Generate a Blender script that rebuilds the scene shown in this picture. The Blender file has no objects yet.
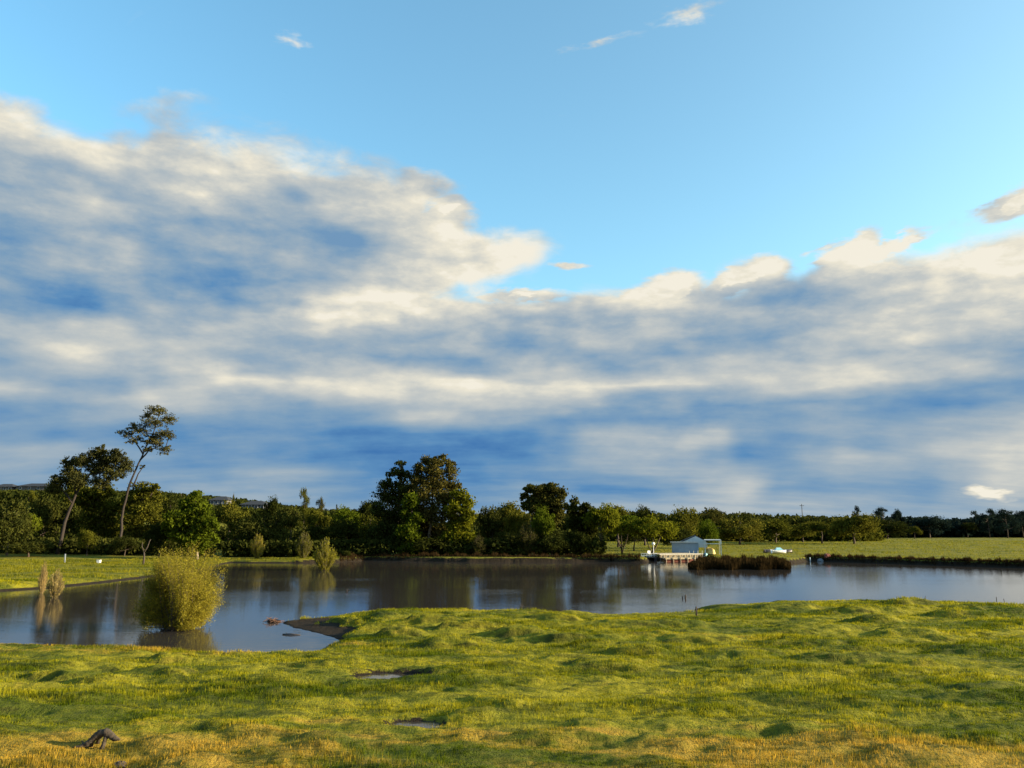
import bpy, math, random
import numpy as np

R = math.radians
SC = bpy.context.scene
COL = SC.collection
H = 6.0                      # camera height above the pond, metres
F = 796.0                    # focal length in pixels of the 1024 wide picture
PITCH = math.atan(142.0 / F)
SUN_AZ = R(95)               # clockwise from +Y (straight ahead)
SUN_EL = R(13)
SP, CP = math.sin(PITCH), math.cos(PITCH)


def ray(px, py):
    cx, cy = (px - 512) / F, (384 - py) / F
    return cx, CP - cy * SP, SP + cy * CP


def P(px, py, z=0.0):
    dx, dy, dz = ray(px, py)
    t = (H - z) / (-dz)
    return (t * dx, t * dy)


def at(px, D, py=526):
    """x of a column at depth D"""
    dx, dy, dz = ray(px, py)
    return D * dx / dy


def zat(px, py, D):
    dx, dy, dz = ray(px, py)
    return H + D * dz / dy


# ------------------------------------------------------------------ noise
def _hash(ix, iy, seed):
    n = (ix.astype(np.int64) * 374761393 + iy.astype(np.int64) * 668265263 + seed * 974634777) & 0x7fffffff
    n = ((n ^ (n >> 13)) * 1274126177) & 0x7fffffff
    n = (n ^ (n >> 16)) & 0xffff
    return n / 65535.0


def vnoise(x, y, seed=0):
    x = np.asarray(x, float); y = np.asarray(y, float)
    ix, iy = np.floor(x), np.floor(y)
    fx, fy = x - ix, y - iy
    fx = fx * fx * (3 - 2 * fx); fy = fy * fy * (3 - 2 * fy)
    a = _hash(ix, iy, seed); b = _hash(ix + 1, iy, seed)
    c = _hash(ix, iy + 1, seed); d = _hash(ix + 1, iy + 1, seed)
    return (a * (1 - fx) + b * fx) * (1 - fy) + (c * (1 - fx) + d * fx) * fy


def fbm(x, y, seed=0, octv=4):
    s = 0; a = 0.5; t = 0
    for k in range(octv):
        s = s + a * vnoise(x * 2 ** k + 17.3 * k, y * 2 ** k - 9.1 * k, seed + k); t += a; a *= 0.5
    return s / t - 0.5


def sstep(a, b, x):
    t = np.clip((x - a) / (b - a), 0, 1)
    return t * t * (3 - 2 * t)


# ------------------------------------------------------------------ mesh helpers
def mesh_obj(name, V, Fc, mat, parent=None, smooth=False, rnd=None):
    me = bpy.data.meshes.new(name)
    V = np.asarray(V, np.float32)
    if isinstance(Fc, np.ndarray):
        n, k = Fc.shape
        me.vertices.add(len(V)); me.vertices.foreach_set('co', V.ravel())
        me.loops.add(n * k); me.loops.foreach_set('vertex_index', Fc.ravel().astype(np.int32))
        me.polygons.add(n); me.polygons.foreach_set('loop_start', np.arange(0, n * k, k, dtype=np.int32))
        me.polygons.foreach_set('loop_total', np.full(n, k, np.int32))
        me.update(calc_edges=True)
    else:
        me.from_pydata([tuple(map(float, v)) for v in V], [], Fc)
        me.update()
    if rnd is not None:
        at_ = me.attributes.new('rnd', 'FLOAT', 'POINT')
        at_.data.foreach_set('value', np.asarray(rnd, np.float32))
    if smooth:
        me.polygons.foreach_set('use_smooth', np.ones(len(me.polygons), bool))
    if mat is not None:
        me.materials.append(mat)
    o = bpy.data.objects.new(name, me)
    COL.objects.link(o)
    if parent is not None:
        o.parent = parent
    return o


class MB:
    def __init__(s): s.v = []; s.f = []

    def box(s, x0, y0, z0, x1, y1, z1):
        b = len(s.v)
        s.v += [(x0, y0, z0), (x1, y0, z0), (x1, y1, z0), (x0, y1, z0), (x0, y0, z1), (x1, y0, z1), (x1, y1, z1), (x0, y1, z1)]
        s.f += [[b + i for i in q] for q in ((0, 3, 2, 1), (4, 5, 6, 7), (0, 1, 5, 4), (1, 2, 6, 5), (2, 3, 7, 6), (3, 0, 4, 7))]
        return s

    def poly(s, pts, faces):
        b = len(s.v); s.v += list(pts); s.f += [[b + i for i in q] for q in faces]
        return s

    def tube(s, pts, rad, n=6, cap=True):
        pts = np.asarray(pts, float); b = len(s.v); m = len(pts)
        for i in range(m):
            t = pts[min(i + 1, m - 1)] - pts[max(i - 1, 0)]
            t /= (np.linalg.norm(t) + 1e-9)
            a = np.cross(t, (0, 1, 0.13)); a /= (np.linalg.norm(a) + 1e-9); c = np.cross(t, a)
            for k in range(n):
                w = 2 * math.pi * k / n
                s.v.append(tuple(pts[i] + rad[i] * (math.cos(w) * a + math.sin(w) * c)))
        for i in range(m - 1):
            for k in range(n):
                s.f.append([b + i * n + k, b + i * n + (k + 1) % n, b + (i + 1) * n + (k + 1) % n, b + (i + 1) * n + k])
        if cap:
            s.f.append([b + k for k in range(n)][::-1]); s.f.append([b + (m - 1) * n + k for k in range(n)])
        return s

    def build(s, name, mat, parent=None, smooth=False, bevel=0):
        o = mesh_obj(name, s.v, s.f, mat, parent, smooth)
        if bevel:
            m = o.modifiers.new('b', 'BEVEL'); m.width = bevel; m.segments = 2; m.limit_method = 'ANGLE'
        return o


def tag(o, label=None, cat=None, group=None, kind=None):
    if label: o['label'] = label
    if cat: o['category'] = cat
    if group: o['group'] = group
    if kind: o['kind'] = kind
    return o


def empty(name, loc, rz=0.0):
    o = bpy.data.objects.new(name, None); COL.objects.link(o)
    o.location = loc; o.rotation_euler = (0, 0, rz); o.empty_display_size = 0.3
    return o


# ------------------------------------------------------------------ materials
class N:
    def __init__(s, tree): s.t = tree

    def __call__(s, typ, **kw):
        n = s.t.nodes.new(typ)
        for k, v in kw.items():
            if k.startswith('i_'):
                key = k[2:]
                n.inputs[int(key) if key.isdigit() else key].default_value = v
            else:
                setattr(n, k, v)
        return n

    def l(s, a, b): s.t.links.new(a, b)

    def math(s, op, a, b=None, c=None, clamp=False):
        n = s.t.nodes.new('ShaderNodeMath'); n.operation = op; n.use_clamp = clamp
        for i, x in enumerate((a, b, c)):
            if x is None: continue
            if isinstance(x, (int, float)): n.inputs[i].default_value = x
            else: s.l(x, n.inputs[i])
        return n.outputs[0]

    def mix(s, f, a, b, blend='MIX'):
        n = s.t.nodes.new('ShaderNodeMix'); n.data_type = 'RGBA'; n.blend_type = blend
        for i, x in ((0, f), (6, a), (7, b)):
            if isinstance(x, (int, float)): n.inputs[i].default_value = x
            elif isinstance(x, tuple): n.inputs[i].default_value = (*x[:3], 1)
            else: s.l(x, n.inputs[i])
        return n.outputs[2]

    def noise(s, vec, scale, detail=4, rough=0.5, dist=0.0):
        n = s.t.nodes.new('ShaderNodeTexNoise')
        n.inputs['Scale'].default_value = scale; n.inputs['Detail'].default_value = detail
        n.inputs['Roughness'].default_value = rough; n.inputs['Distortion'].default_value = dist
        if vec is not None: s.l(vec, n.inputs['Vector'])
        return n

    def mapr(s, v, a, b, c=0.0, d=1.0, smooth=False):
        n = s.t.nodes.new('ShaderNodeMapRange')
        if smooth: n.interpolation_type = 'SMOOTHSTEP'
        s.l(v, n.inputs[0])
        for i, x in enumerate((a, b, c, d)): n.inputs[i + 1].default_value = x
        return n.outputs[0]

    def scale(s, vec, k):
        n = s.t.nodes.new('ShaderNodeVectorMath'); n.operation = 'MULTIPLY'
        s.l(vec, n.inputs[0]); n.inputs[1].default_value = k
        return n.outputs[0]


def new_mat(name):
    m = bpy.data.materials.new(name); m.use_nodes = True
    m.node_tree.nodes.clear()
    g = N(m.node_tree)
    out = g('ShaderNodeOutputMaterial')
    return m, g, out


def solid(name, col, rough=0.7, var=0.25, scale=3.0, bump=0.02, metal=0.0):
    m, g, out = new_mat(name)
    b = g('ShaderNodeBsdfPrincipled'); b.inputs['Roughness'].default_value = rough; b.inputs['Metallic'].default_value = metal
    tc = g('ShaderNodeTexCoord')
    n = g.noise(tc.outputs['Object'], scale, 6, 0.65)
    c = g.mix(g.mapr(n.outputs['Fac'], 0.3, 0.7), tuple(x * (1 - var) for x in col), tuple(min(1, x * (1 + var)) for x in col))
    g.l(c, b.inputs['Base Color'])
    if bump:
        bp = g('ShaderNodeBump'); bp.inputs['Distance'].default_value = bump; bp.inputs['Strength'].default_value = 0.6
        g.l(n.outputs['Fac'], bp.inputs['Height']); g.l(bp.outputs[0], b.inputs['Normal'])
    g.l(b.outputs[0], out.inputs[0])
    return m


def leaf_mat(name, c1, c2, trans=0.35, nscale=0.5):
    """two leaf colours mixed by a per-leaf random number, a soft patch noise and a per-tree random number"""
    m, g, out = new_mat(name)
    at_ = g('ShaderNodeAttribute', attribute_name='rnd')
    geo = g('ShaderNodeNewGeometry'); oi = g('ShaderNodeObjectInfo')
    n = g.noise(geo.outputs['Position'], nscale, 2, 0.5)
    f = g.math('ADD', g.math('MULTIPLY', at_.outputs['Fac'], 0.5), g.mapr(n.outputs['Fac'], 0.3, 0.7, -0.1, 0.6))
    c = g.mix(g.math('MULTIPLY', f, 1.0, clamp=True), c1, c2)
    hs = g('ShaderNodeHueSaturation')
    g.l(c, hs.inputs['Color'])
    g.l(g.mapr(oi.outputs['Random'], 0, 1, 0.80, 1.25), hs.inputs['Value'])
    g.l(g.mapr(oi.outputs['Random'], 0, 1, 0.515, 0.488), hs.inputs['Hue'])
    d = g('ShaderNodeBsdfDiffuse'); t = g('ShaderNodeBsdfTranslucent'); mx = g('ShaderNodeMixShader')
    mx.inputs[0].default_value = trans
    g.l(hs.outputs[0], d.inputs[0]); g.l(hs.outputs[0], t.inputs[0])
    g.l(d.outputs[0], mx.inputs[1]); g.l(t.outputs[0], mx.inputs[2]); g.l(mx.outputs[0], out.inputs[0])
    return m


M = {}
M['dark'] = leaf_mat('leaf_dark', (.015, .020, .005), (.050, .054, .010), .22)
M['olive'] = leaf_mat('leaf_olive', (.034, .038, .006), (.125, .118, .014), .32)
M['green'] = leaf_mat('leaf_green', (.032, .048, .004), (.105, .130, .010), .34)
M['lime'] = leaf_mat('leaf_lime', (.050, .060, .005), (.150, .150, .010), .36)
M['russet'] = leaf_mat('leaf_russet', (.030, .030, .009), (.098, .088, .018), .28)
M['gum'] = leaf_mat('leaf_gum', (.022, .030, .008), (.080, .084, .016), .25)
M['pine'] = leaf_mat('leaf_pine', (.030, .032, .014), (.100, .092, .026), .2)
M['twig'] = leaf_mat('leaf_twig', (.140, .120, .014), (.320, .265, .032), .45)
M['straw'] = leaf_mat('leaf_straw', (.150, .115, .040), (.340, .260, .090), .35)
M['reed'] = leaf_mat('leaf_reed', (.012, .008, .004), (.048, .028, .012), .15)
M['bluegreen'] = leaf_mat('leaf_bluegreen', (.012, .022, .018), (.026, .040, .028), .2)  # bluish distance haze put into the leaf colour of the far trees
M['bark'] = solid('bark', (.060, .040, .028), .9, .4, 4, .05)
M['bark_red'] = solid('bark_red', (.115, .060, .035), .9, .4, 4, .05)
M['bark_dark'] = solid('bark_dark', (.024, .016, .012), .9, .4, 4, .05)
M['bark_pale'] = solid('bark_pale', (.20, .16, .11), .9, .3, 4, .04)
M['wood_grey'] = solid('wood_grey', (.16, .135, .11), .85, .35, 6, .02)
M['wood_dark'] = solid('wood_dark', (.045, .032, .024), .9, .35, 6, .02)
M['wood_pale'] = solid('wood_pale', (.40, .32, .20), .75, .18, 4, .01)
M['white'] = solid('white_paint', (.78, .78, .76), .5, .08, 3, .004)
M['offwhite'] = solid('offwhite_paint', (.50, .47, .40), .6, .2, 3, .004)
M['bluegrey'] = solid('bluegrey_paint', (.25, .36, .46), .6, .12, 1.2, .004)
M['palegable'] = solid('pale_gable', (.62, .70, .72), .6, .10, 2, .004)
M['roof_dark'] = solid('roof_dark', (.018, .019, .024), .8, .3, 2, .01)
M['roof_grey'] = solid('roof_grey', (.50, .52, .54), .6, .15, 2, .004)
M['glass'] = solid('dark_glass', (.02, .025, .03), .08, .1, 1, 0)
M['tarp'] = solid('tarp', (.60, .44, .15), .7, .2, 3, .05)
M['red'] = solid('red_brown', (.22, .06, .035), .8, .3, 3, .01)
M['twigs'] = solid('twigs_brown', (.10, .05, .03), .9, .3, 3, .01)
M['boat_blue'] = solid('boat_blue', (.30, .55, .62), .4, .12, 2, .003)
M['boat_dark'] = solid('boat_dark', (.035, .025, .028), .5, .2, 2, .003)
M['wall_pale'] = solid('wall_pale', (.10, .095, .095), .8, .15, 1, .01)
M['rock'] = solid('rock', (.22, .19, .15), .95, .4, 5, .05)
M['rockgrey'] = solid('rock_grey', (.15, .17, .19), .95, .4, 5, .05)
M['deadwood'] = solid('deadwood', (.050, .036, .024), .95, .65, 14, .06)


def grass_colour(g, shift=0.0):
    """world-space patches: lush green, yellow green, and dry ochre straw"""
    geo = g('ShaderNodeNewGeometry')
    sp = g('ShaderNodeSeparateXYZ'); g.l(geo.outputs['Position'], sp.inputs[0])
    flat = g('ShaderNodeCombineXYZ'); g.l(sp.outputs[0], flat.inputs[0]); g.l(sp.outputs[1], flat.inputs[1])
    v = flat.outputs[0]
    n1 = g.noise(g.scale(v, (.10, .28, 1)), 1.0, 5, .6, .4)
    n2 = g.noise(g.scale(v, (.45, .95, 1)), 1.0, 5, .6, .3)
    n3 = g.noise(v, 3.2, 4, .6)
    # dry ground lies on the worn strip closest to the viewer, and along the waterline of the near meadow
    near = g.mapr(sp.outputs[1], 26.0, 20.5, 0.0, 0.17, True)
    shoreL = g.math('MULTIPLY', g.mapr(sp.outputs[1], 35.0, 38.5, 0, 0.16, True), g.math('MULTIPLY', g.mapr(sp.outputs[1], 41.5, 46.0, 1, 0, True), g.mapr(sp.outputs[0], -12.0, -2.0, 1, .25, True)))
    far = g.mapr(sp.outputs[1], 75, 150, 0.0, 0.03, True)
    base = g.math('ADD', g.math('MULTIPLY', n1.outputs['Fac'], .50), g.math('MULTIPLY', n2.outputs['Fac'], .38))
    base = g.math('ADD', base, g.math('MULTIPLY', n3.outputs['Fac'], .12))
    sedge_shade = g.noise(g.scale(v, (.55, 1.7, 1)), 1.0, 4, .6, .5)  # dark sedge patches that also deepen the mounds' shadow tone in the colour
    dry = g.math('ADD', g.math('ADD', base, near), g.math('ADD', shoreL, far))
    dryf = g.mapr(g.math('ADD', dry, shift), .575, .70, 0, 1, True)
    yel = g.mapr(base, .42, .57, 0, 1, True)
    c = g.mix(yel, (.078, .105, .005), (.310, .275, .013))
    c = g.mix(g.math('MULTIPLY', dryf, .72), c, (.44, .245, .040))
    c = g.mix(g.math('MULTIPLY', g.mapr(sedge_shade.outputs['Fac'], .52, .62, 0, .66, True), g.mapr(sp.outputs[1], 90, 75, .25, 1)), c, (.032, .048, .004))
    c = g.mix(g.mapr(sp.outputs[1], 78, 95, 0, .45, True), c, (.110, .105, .016))
    return v, sp, c, n2, n3, geo


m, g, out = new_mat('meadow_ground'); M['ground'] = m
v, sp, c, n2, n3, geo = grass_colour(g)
pz = sp.outputs[2]
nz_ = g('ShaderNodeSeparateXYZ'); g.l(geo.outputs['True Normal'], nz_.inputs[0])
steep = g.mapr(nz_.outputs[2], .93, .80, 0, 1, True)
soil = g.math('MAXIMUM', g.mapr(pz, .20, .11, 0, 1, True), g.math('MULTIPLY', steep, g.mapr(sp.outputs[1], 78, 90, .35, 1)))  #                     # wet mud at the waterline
c = g.mix(.25, c, g.mix(n3.outputs['Fac'], (.05, .05, .01), (.20, .17, .03)))
nf = g.noise(v, 14, 4, .7)
c = g.mix(g.mapr(nf.outputs['Fac'], .35, .7, .0, .35), c, (.05, .045, .015))
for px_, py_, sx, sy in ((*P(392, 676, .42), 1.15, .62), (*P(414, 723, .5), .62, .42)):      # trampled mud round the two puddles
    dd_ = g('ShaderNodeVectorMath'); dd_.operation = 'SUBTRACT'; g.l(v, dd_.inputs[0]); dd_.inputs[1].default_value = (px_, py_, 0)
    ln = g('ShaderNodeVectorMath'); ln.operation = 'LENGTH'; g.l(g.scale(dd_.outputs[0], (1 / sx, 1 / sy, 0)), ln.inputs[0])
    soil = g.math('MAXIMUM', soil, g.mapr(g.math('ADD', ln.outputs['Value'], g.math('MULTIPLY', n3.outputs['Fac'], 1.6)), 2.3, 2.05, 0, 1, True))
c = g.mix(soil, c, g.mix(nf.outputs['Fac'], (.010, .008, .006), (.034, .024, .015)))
b = g('ShaderNodeBsdfPrincipled', i_Roughness=.95); b.inputs['Specular IOR Level'].default_value = .1
g.l(c, b.inputs['Base Color'])
bp = g('ShaderNodeBump'); bp.inputs['Distance'].default_value = .10; bp.inputs['Strength'].default_value = .8
g.l(nf.outputs['Fac'], bp.inputs['Height'])
bp2 = g('ShaderNodeBump'); bp2.inputs['Distance'].default_value = .5; bp2.inputs['Strength'].default_value = .8
nb = g.noise(g.scale(v, (.6, .35, 1)), 1.0, 6, .65); g.l(nb.outputs['Fac'], bp2.inputs['Height']); g.l(bp.outputs[0], bp2.inputs['Normal'])
g.l(bp2.outputs[0], b.inputs['Normal']); g.l(b.outputs[0], out.inputs[0])

m, g, out = new_mat('grass_blades'); M['grass'] = m
v, sp, c, n2, n3, geo = grass_colour(g, -.01)
at_ = g('ShaderNodeAttribute', attribute_name='rnd')
hs = g('ShaderNodeHueSaturation'); g.l(c, hs.inputs['Color'])
g.l(g.mapr(at_.outputs['Fac'], 0, 1, .72, 1.28), hs.inputs['Value']); g.l(g.mapr(at_.outputs['Fac'], 0, 1, .508, .496), hs.inputs['Hue'])
d = g('ShaderNodeBsdfDiffuse'); t = g('ShaderNodeBsdfTranslucent'); mx = g('ShaderNodeMixShader'); mx.inputs[0].default_value = .45
g.l(hs.outputs[0], d.inputs[0]); g.l(hs.outputs[0], t.inputs[0]); g.l(d.outputs[0], mx.inputs[1]); g.l(t.outputs[0], mx.inputs[2])
g.l(mx.outputs[0], out.inputs[0])

m, g, out = new_mat('pond_water'); M['water'] = m
geo = g('ShaderNodeNewGeometry'); v = geo.outputs['Position']
b = g('ShaderNodeBsdfPrincipled', i_Roughness=.045, i_IOR=1.33)
b.inputs['Base Color'].default_value = (.040, .033, .028, 1)
n1 = g.noise(g.scale(v, (.9, 2.2, 1)), 1.0, 4, .55)
n2 = g.noise(g.scale(v, (3.2, 6.5, 1)), 1.0, 3, .5)
patch = g.noise(g.scale(v, (.012, .05, 1)), 1.0, 3, .5)
pf = g.mapr(patch.outputs['Fac'], .45, .62, .35, 1.0, True)
hh = g.math('MULTIPLY', g.math('ADD', n1.outputs['Fac'], g.math('MULTIPLY', n2.outputs['Fac'], .22)), pf)
bp = g('ShaderNodeBump'); bp.inputs['Distance'].default_value = .016; bp.inputs['Strength'].default_value = 1.0
g.l(hh, bp.inputs['Height']); g.l(bp.outputs[0], b.inputs['Normal']); g.l(b.outputs[0], out.inputs[0])

# ------------------------------------------------------------------ terrain
Zs = .45
near = [(-60, 646, .2), (0, 648, .1), (60, 649, .1), (130, 650, .1), (200, 653, .1), (260, 656, .1), (305, 656, .1), (322, 648, .1), (346, 641, .1),
        (332, 637, 0), (310, 631, 0), (292, 627, 0), (283, 623, 0), (300, 619, .1), (322, 615, .25), (345, 611, Zs), (400, 608, Zs),
        (460, 607, Zs), (520, 607, Zs), (600, 611, Zs), (650, 613, .3), (700, 614, .1), (722, 614.5, 0), (700, 611.5, 0), (694, 610, 0),
        (712, 606.5, .1), (730, 602, Zs), (770, 599, Zs), (850, 598.5, Zs), (920, 599, Zs), (1024, 602, Zs), (1150, 606, Zs)]
poly = [(-160, 38)] + [P(*q) for q in near] + [(150, 40), (260, 60), (260, 118)]
farl = [(1150, 571), (1024, 568), (960, 566), (900, 564), (850, 562.5), (810, 561), (795, 563), (760, 566), (715, 565), (705, 559.3), (655, 559.3), (646, 562.5), (600, 562),
        (540, 562), (470, 562), (400, 561), (365, 560.5), (340, 562), (300, 563), (250, 563), (232, 562.5), (222, 564.5), (213, 568), (190, 572), (150, 577),
        (100, 583), (50, 588), (0, 591), (-70, 597)]
poly += [P(*q) for q in farl] + [(-90, 70), (-160, 66)]
PG = np.array(poly)


def water_sd(x, y):
    """positive on land, negative in the pond"""
    x = np.asarray(x, float); y = np.asarray(y, float)
    d2 = np.full(x.shape, 1e18); ins = np.zeros(x.shape, bool)
    n = len(PG)
    for i in range(n):
        ax, ay = PG[i]; bx, by = PG[(i + 1) % n]
        ex, ey = bx - ax, by - ay
        t = np.clip(((x - ax) * ex + (y - ay) * ey) / (ex * ex + ey * ey + 1e-12), 0, 1)
        d2 = np.minimum(d2, (x - ax - t * ex) ** 2 + (y - ay - t * ey) ** 2)
        c = (ay > y) != (by > y)
        with np.errstate(divide='ignore', invalid='ignore'):
            xi = ax + (y - ay) * ex / (ey if ey else 1e-12)
        ins ^= c & (x < xi)
    return np.where(ins, -1, 1) * np.sqrt(d2)


rng = np.random.default_rng(7)
MND = []
# tussocky mounds seen in the photo: pixel x, pixel y, half width in px, height in m
for px, py, w, hgt in [(435, 622, 30, .5), (480, 628, 32, .55), (400, 634, 26, .45), (520, 634, 30, .45), (550, 618, 26, .35), (360, 628, 26, .45),
                       (560, 640, 40, .4), (620, 640, 36, .35), (455, 645, 34, .35), (390, 616, 26, .4), (330, 623, 18, .25), (640, 655, 40, .4),
                       (780, 608, 40, .5), (735, 611, 18, .35), (860, 612, 34, .4), (905, 604, 26, .4), (880, 622, 30, .45), (960, 615, 34, .4),
                       (905, 634, 36, .35), (960, 650, 40, .3), (1005, 612, 30, .4), (820, 628, 40, .3), (700, 640, 40, .35), (640, 625, 30, .3), (680, 625, 28, .3),
                       (740, 655, 44, .3), (850, 660, 50, .3), (1000, 690, 50, .4), (960, 740, 40, .25), (560, 740, 36, .3), (650, 705, 36, .3),
                       (500, 705, 36, .35), (470, 716, 30, .35), (600, 668, 30, .3), (170, 660, 24, .25), (50, 676, 22, .3), (100, 682, 30, .25), (165, 672, 26, .3),
                       (110, 690, 40, .25), (320, 748, 34, .35), (280, 690, 50, .2), (250, 735, 40, .25), (660, 745, 44, .3), (820, 700, 60, .3), (760, 725, 50, .25),
                       (390, 672, 14, .0), (40, 640, 20, .1), (930, 760, 60, .35), (40, 700, 50, .2), (200, 765, 44, .35), (600, 725, 36, .25), (870, 740, 30, .2)]:
    x, y = P(px, py, .5); s = y / F * w
    if y < 29: hgt *= .55
    if 690 < px < 745 and py < 625: hgt *= .3
    MND.append((x, y, s * .95, s * .5, hgt * .80))
for k in range(420):
    r = 14 + 60 * rng.random() ** .8; a = R(-36 + 72 * rng.random())
    s = .35 + 1.1 * rng.random() ** 2
    MND.append((r * math.sin(a), r * math.cos(a), s * (1.5 + 1.2 * rng.random()), s * .6, s * (.06 + .12 * rng.random()) * (.55 if r < 29 else 1)))
MND = np.array(MND)
PUD = [(*P(392, 676, .42), 1.15, .62, .40), (*P(414, 723, .5), .62, .42, .44)]     # two puddles: x, y, half sizes, level


def height(x, y):
    x = np.asarray(x, float); y = np.asarray(y, float)
    r = np.hypot(x, y)
    sd = water_sd(x, y)
    jit = np.where(y < 78, .55, np.where(x > 40, .6, 1.2))
    s = sd + jit * fbm(x * .5, y * .5, 3, 4) * sstep(0, 3, np.abs(sd) + 1.0) + .25 * fbm(x * 2.2, y * 2.2, 8, 3)
    nearland = (y < 78) & (x * 0 + 1 > 0)
    # height of the land away from the water
    top = np.where(nearland, .42 + .12 * sstep(45, 15, r), .75 + .25 * sstep(0, 60, sd) * sstep(130, 300, y) * 1.0)
    leftb = sstep(-20, -45, x) * sstep(78, 85, y)
    top = top + leftb * (.5 * sstep(2, 45, sd) - .35)
    w = np.where(nearland, np.where((x < -3) & (x > -18) & (y > 43), .22, .6), np.where(x > -36, .28, 1.1))
    land = top * (1 - np.exp(-np.maximum(s, 0) / w))
    z = np.where(s > 0, land, -1.3 * (1 - np.exp(np.minimum(s, 0) / 3.0)))
    tip = np.exp(-(((x - P(315, 630)[0]) / 3.4) ** 2 + ((y - P(315, 630)[1]) / 5.5) ** 2))
    flat_ = .02 + .03 * np.maximum(s, 0) + .05 * fbm(x * 2, y * 2, 66, 3)
    kt = sstep(.22, .5, tip) * sstep(3.4, 1.9, s + 3.5 * fbm(x * 1.1, y * .8, 71, 4)) * (s > 0)
    z = np.where(s > 0, z * (1 - kt) + flat_ * kt, z)
    # bumps of the near meadow
    act = (r < 90) & (r > 6)
    xa, ya = x[act], y[act]; acc = np.zeros(xa.shape)
    wx = xa + 2.2 * fbm(xa * .8, ya * 1.1, 31, 4); wy = ya + 1.3 * fbm(xa * .8, ya * 1.1, 41, 4)
    for mx_, my_, sx, sy, hh in (MND if xa.size else ()):
        q = np.abs(wx - mx_) < 3.2 * sx
        qq = ((wx[q] - mx_) / sx) ** 2 + ((wy[q] - my_) / sy) ** 2
        acc[q] = np.maximum(acc[q], hh * np.exp(-qq * qq * .8)) + .25 * hh * np.exp(-qq)
    acc += .20 * fbm(xa * .33, ya * .5, 5, 4) + .26 * fbm(xa * .9, ya * 1.5, 9, 4) + .14 * np.abs(fbm(xa * 1.6, ya * 3.0, 19, 3))
    inl = P(706, 612); acc *= 1 - .75 * np.exp(-(((xa - inl[0]) / 5.0) ** 2 + ((ya - inl[1]) / 4.0) ** 2))
    acc *= sstep(.0, 2.2, s[act]) * sstep(6, 12, r[act]) * (1 - .9 * kt[act])
    z[act] += acc
    # far meadow undulation and the wooded ridge on the left
    z += sstep(110, 200, y) * .5 * fbm(x * .02, y * .02, 12, 3) * (s > 3)
    ridge = 15 * np.exp(-((y - 420 - .25 * x) / 130.0) ** 2) * sstep(-20, -190, x) + 7 * np.exp(-((y - 520) / 160.0) ** 2) * sstep(120, -140, x)
    z += np.where(sd > 0, ridge, 0)
    z += np.where(sd > 0, 30 * sstep(900, 3500, r) * (.4 + fbm(x * .0012, y * .0012, 77, 3)), 0)
    for px_, py_, sx, sy, zl in PUD:
        q = ((x - px_) / sx) ** 2 + ((y - py_) / sy) ** 2
        q = q + 2.6 * fbm(x * 1.8, y * 3.2, 60, 4)
        kk = sstep(2.3, .8, q)
        z = z * (1 - kk) + (zl - .06) * kk
    return z


def hz(x, y):
    return float(height(np.array([x], float), np.array([y], float))[0])


rad = np.concatenate([np.linspace(.5, 12, 14), np.arange(12.2, 80, .17), np.arange(80, 165, .45), np.geomspace(165, 4200, 130)])
ang = np.concatenate([np.arange(-180, -40, 3.0), np.arange(-40, 40.01, .2), np.arange(43, 180, 3.0)])
RR, AA = np.meshgrid(rad, np.radians(ang), indexing='ij')
X, Y = RR * np.sin(AA), RR * np.cos(AA)
Z = height(X.ravel(), Y.ravel())
nr, na = RR.shape
V = np.stack([X.ravel(), Y.ravel(), Z], 1)
V = np.vstack([V, [[0, 0, Z[0]]]])
i, j = np.meshgrid(np.arange(nr - 1), np.arange(na), indexing='ij')
i = i.ravel(); j = j.ravel(); j2 = (j + 1) % na
Fq = np.stack([i * na + j, i * na + j2, (i + 1) * na + j2, (i + 1) * na + j], 1)[:, ::-1]
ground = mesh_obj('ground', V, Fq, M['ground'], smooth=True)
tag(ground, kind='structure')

mb = MB(); mb.poly([(-420, -20, 0), (420, -20, 0), (420, 210, 0), (-420, 210, 0)], [(0, 1, 2, 3)])
tag(mb.build('water', M['water']), kind='structure')
m2 = M['water'].copy(); m2.name = 'puddle_water'
for k, (px_, py_, sx, sy, zl) in enumerate(PUD):
    pts = [(px_ + 1.45 * sx * math.cos(a), py_ + 1.45 * sy * math.sin(a), zl) for a in np.linspace(0, 2 * math.pi, 25)[:-1]]
    tag(MB().poly(pts, [tuple(range(24))]).build('puddle', m2), kind='structure')


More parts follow.
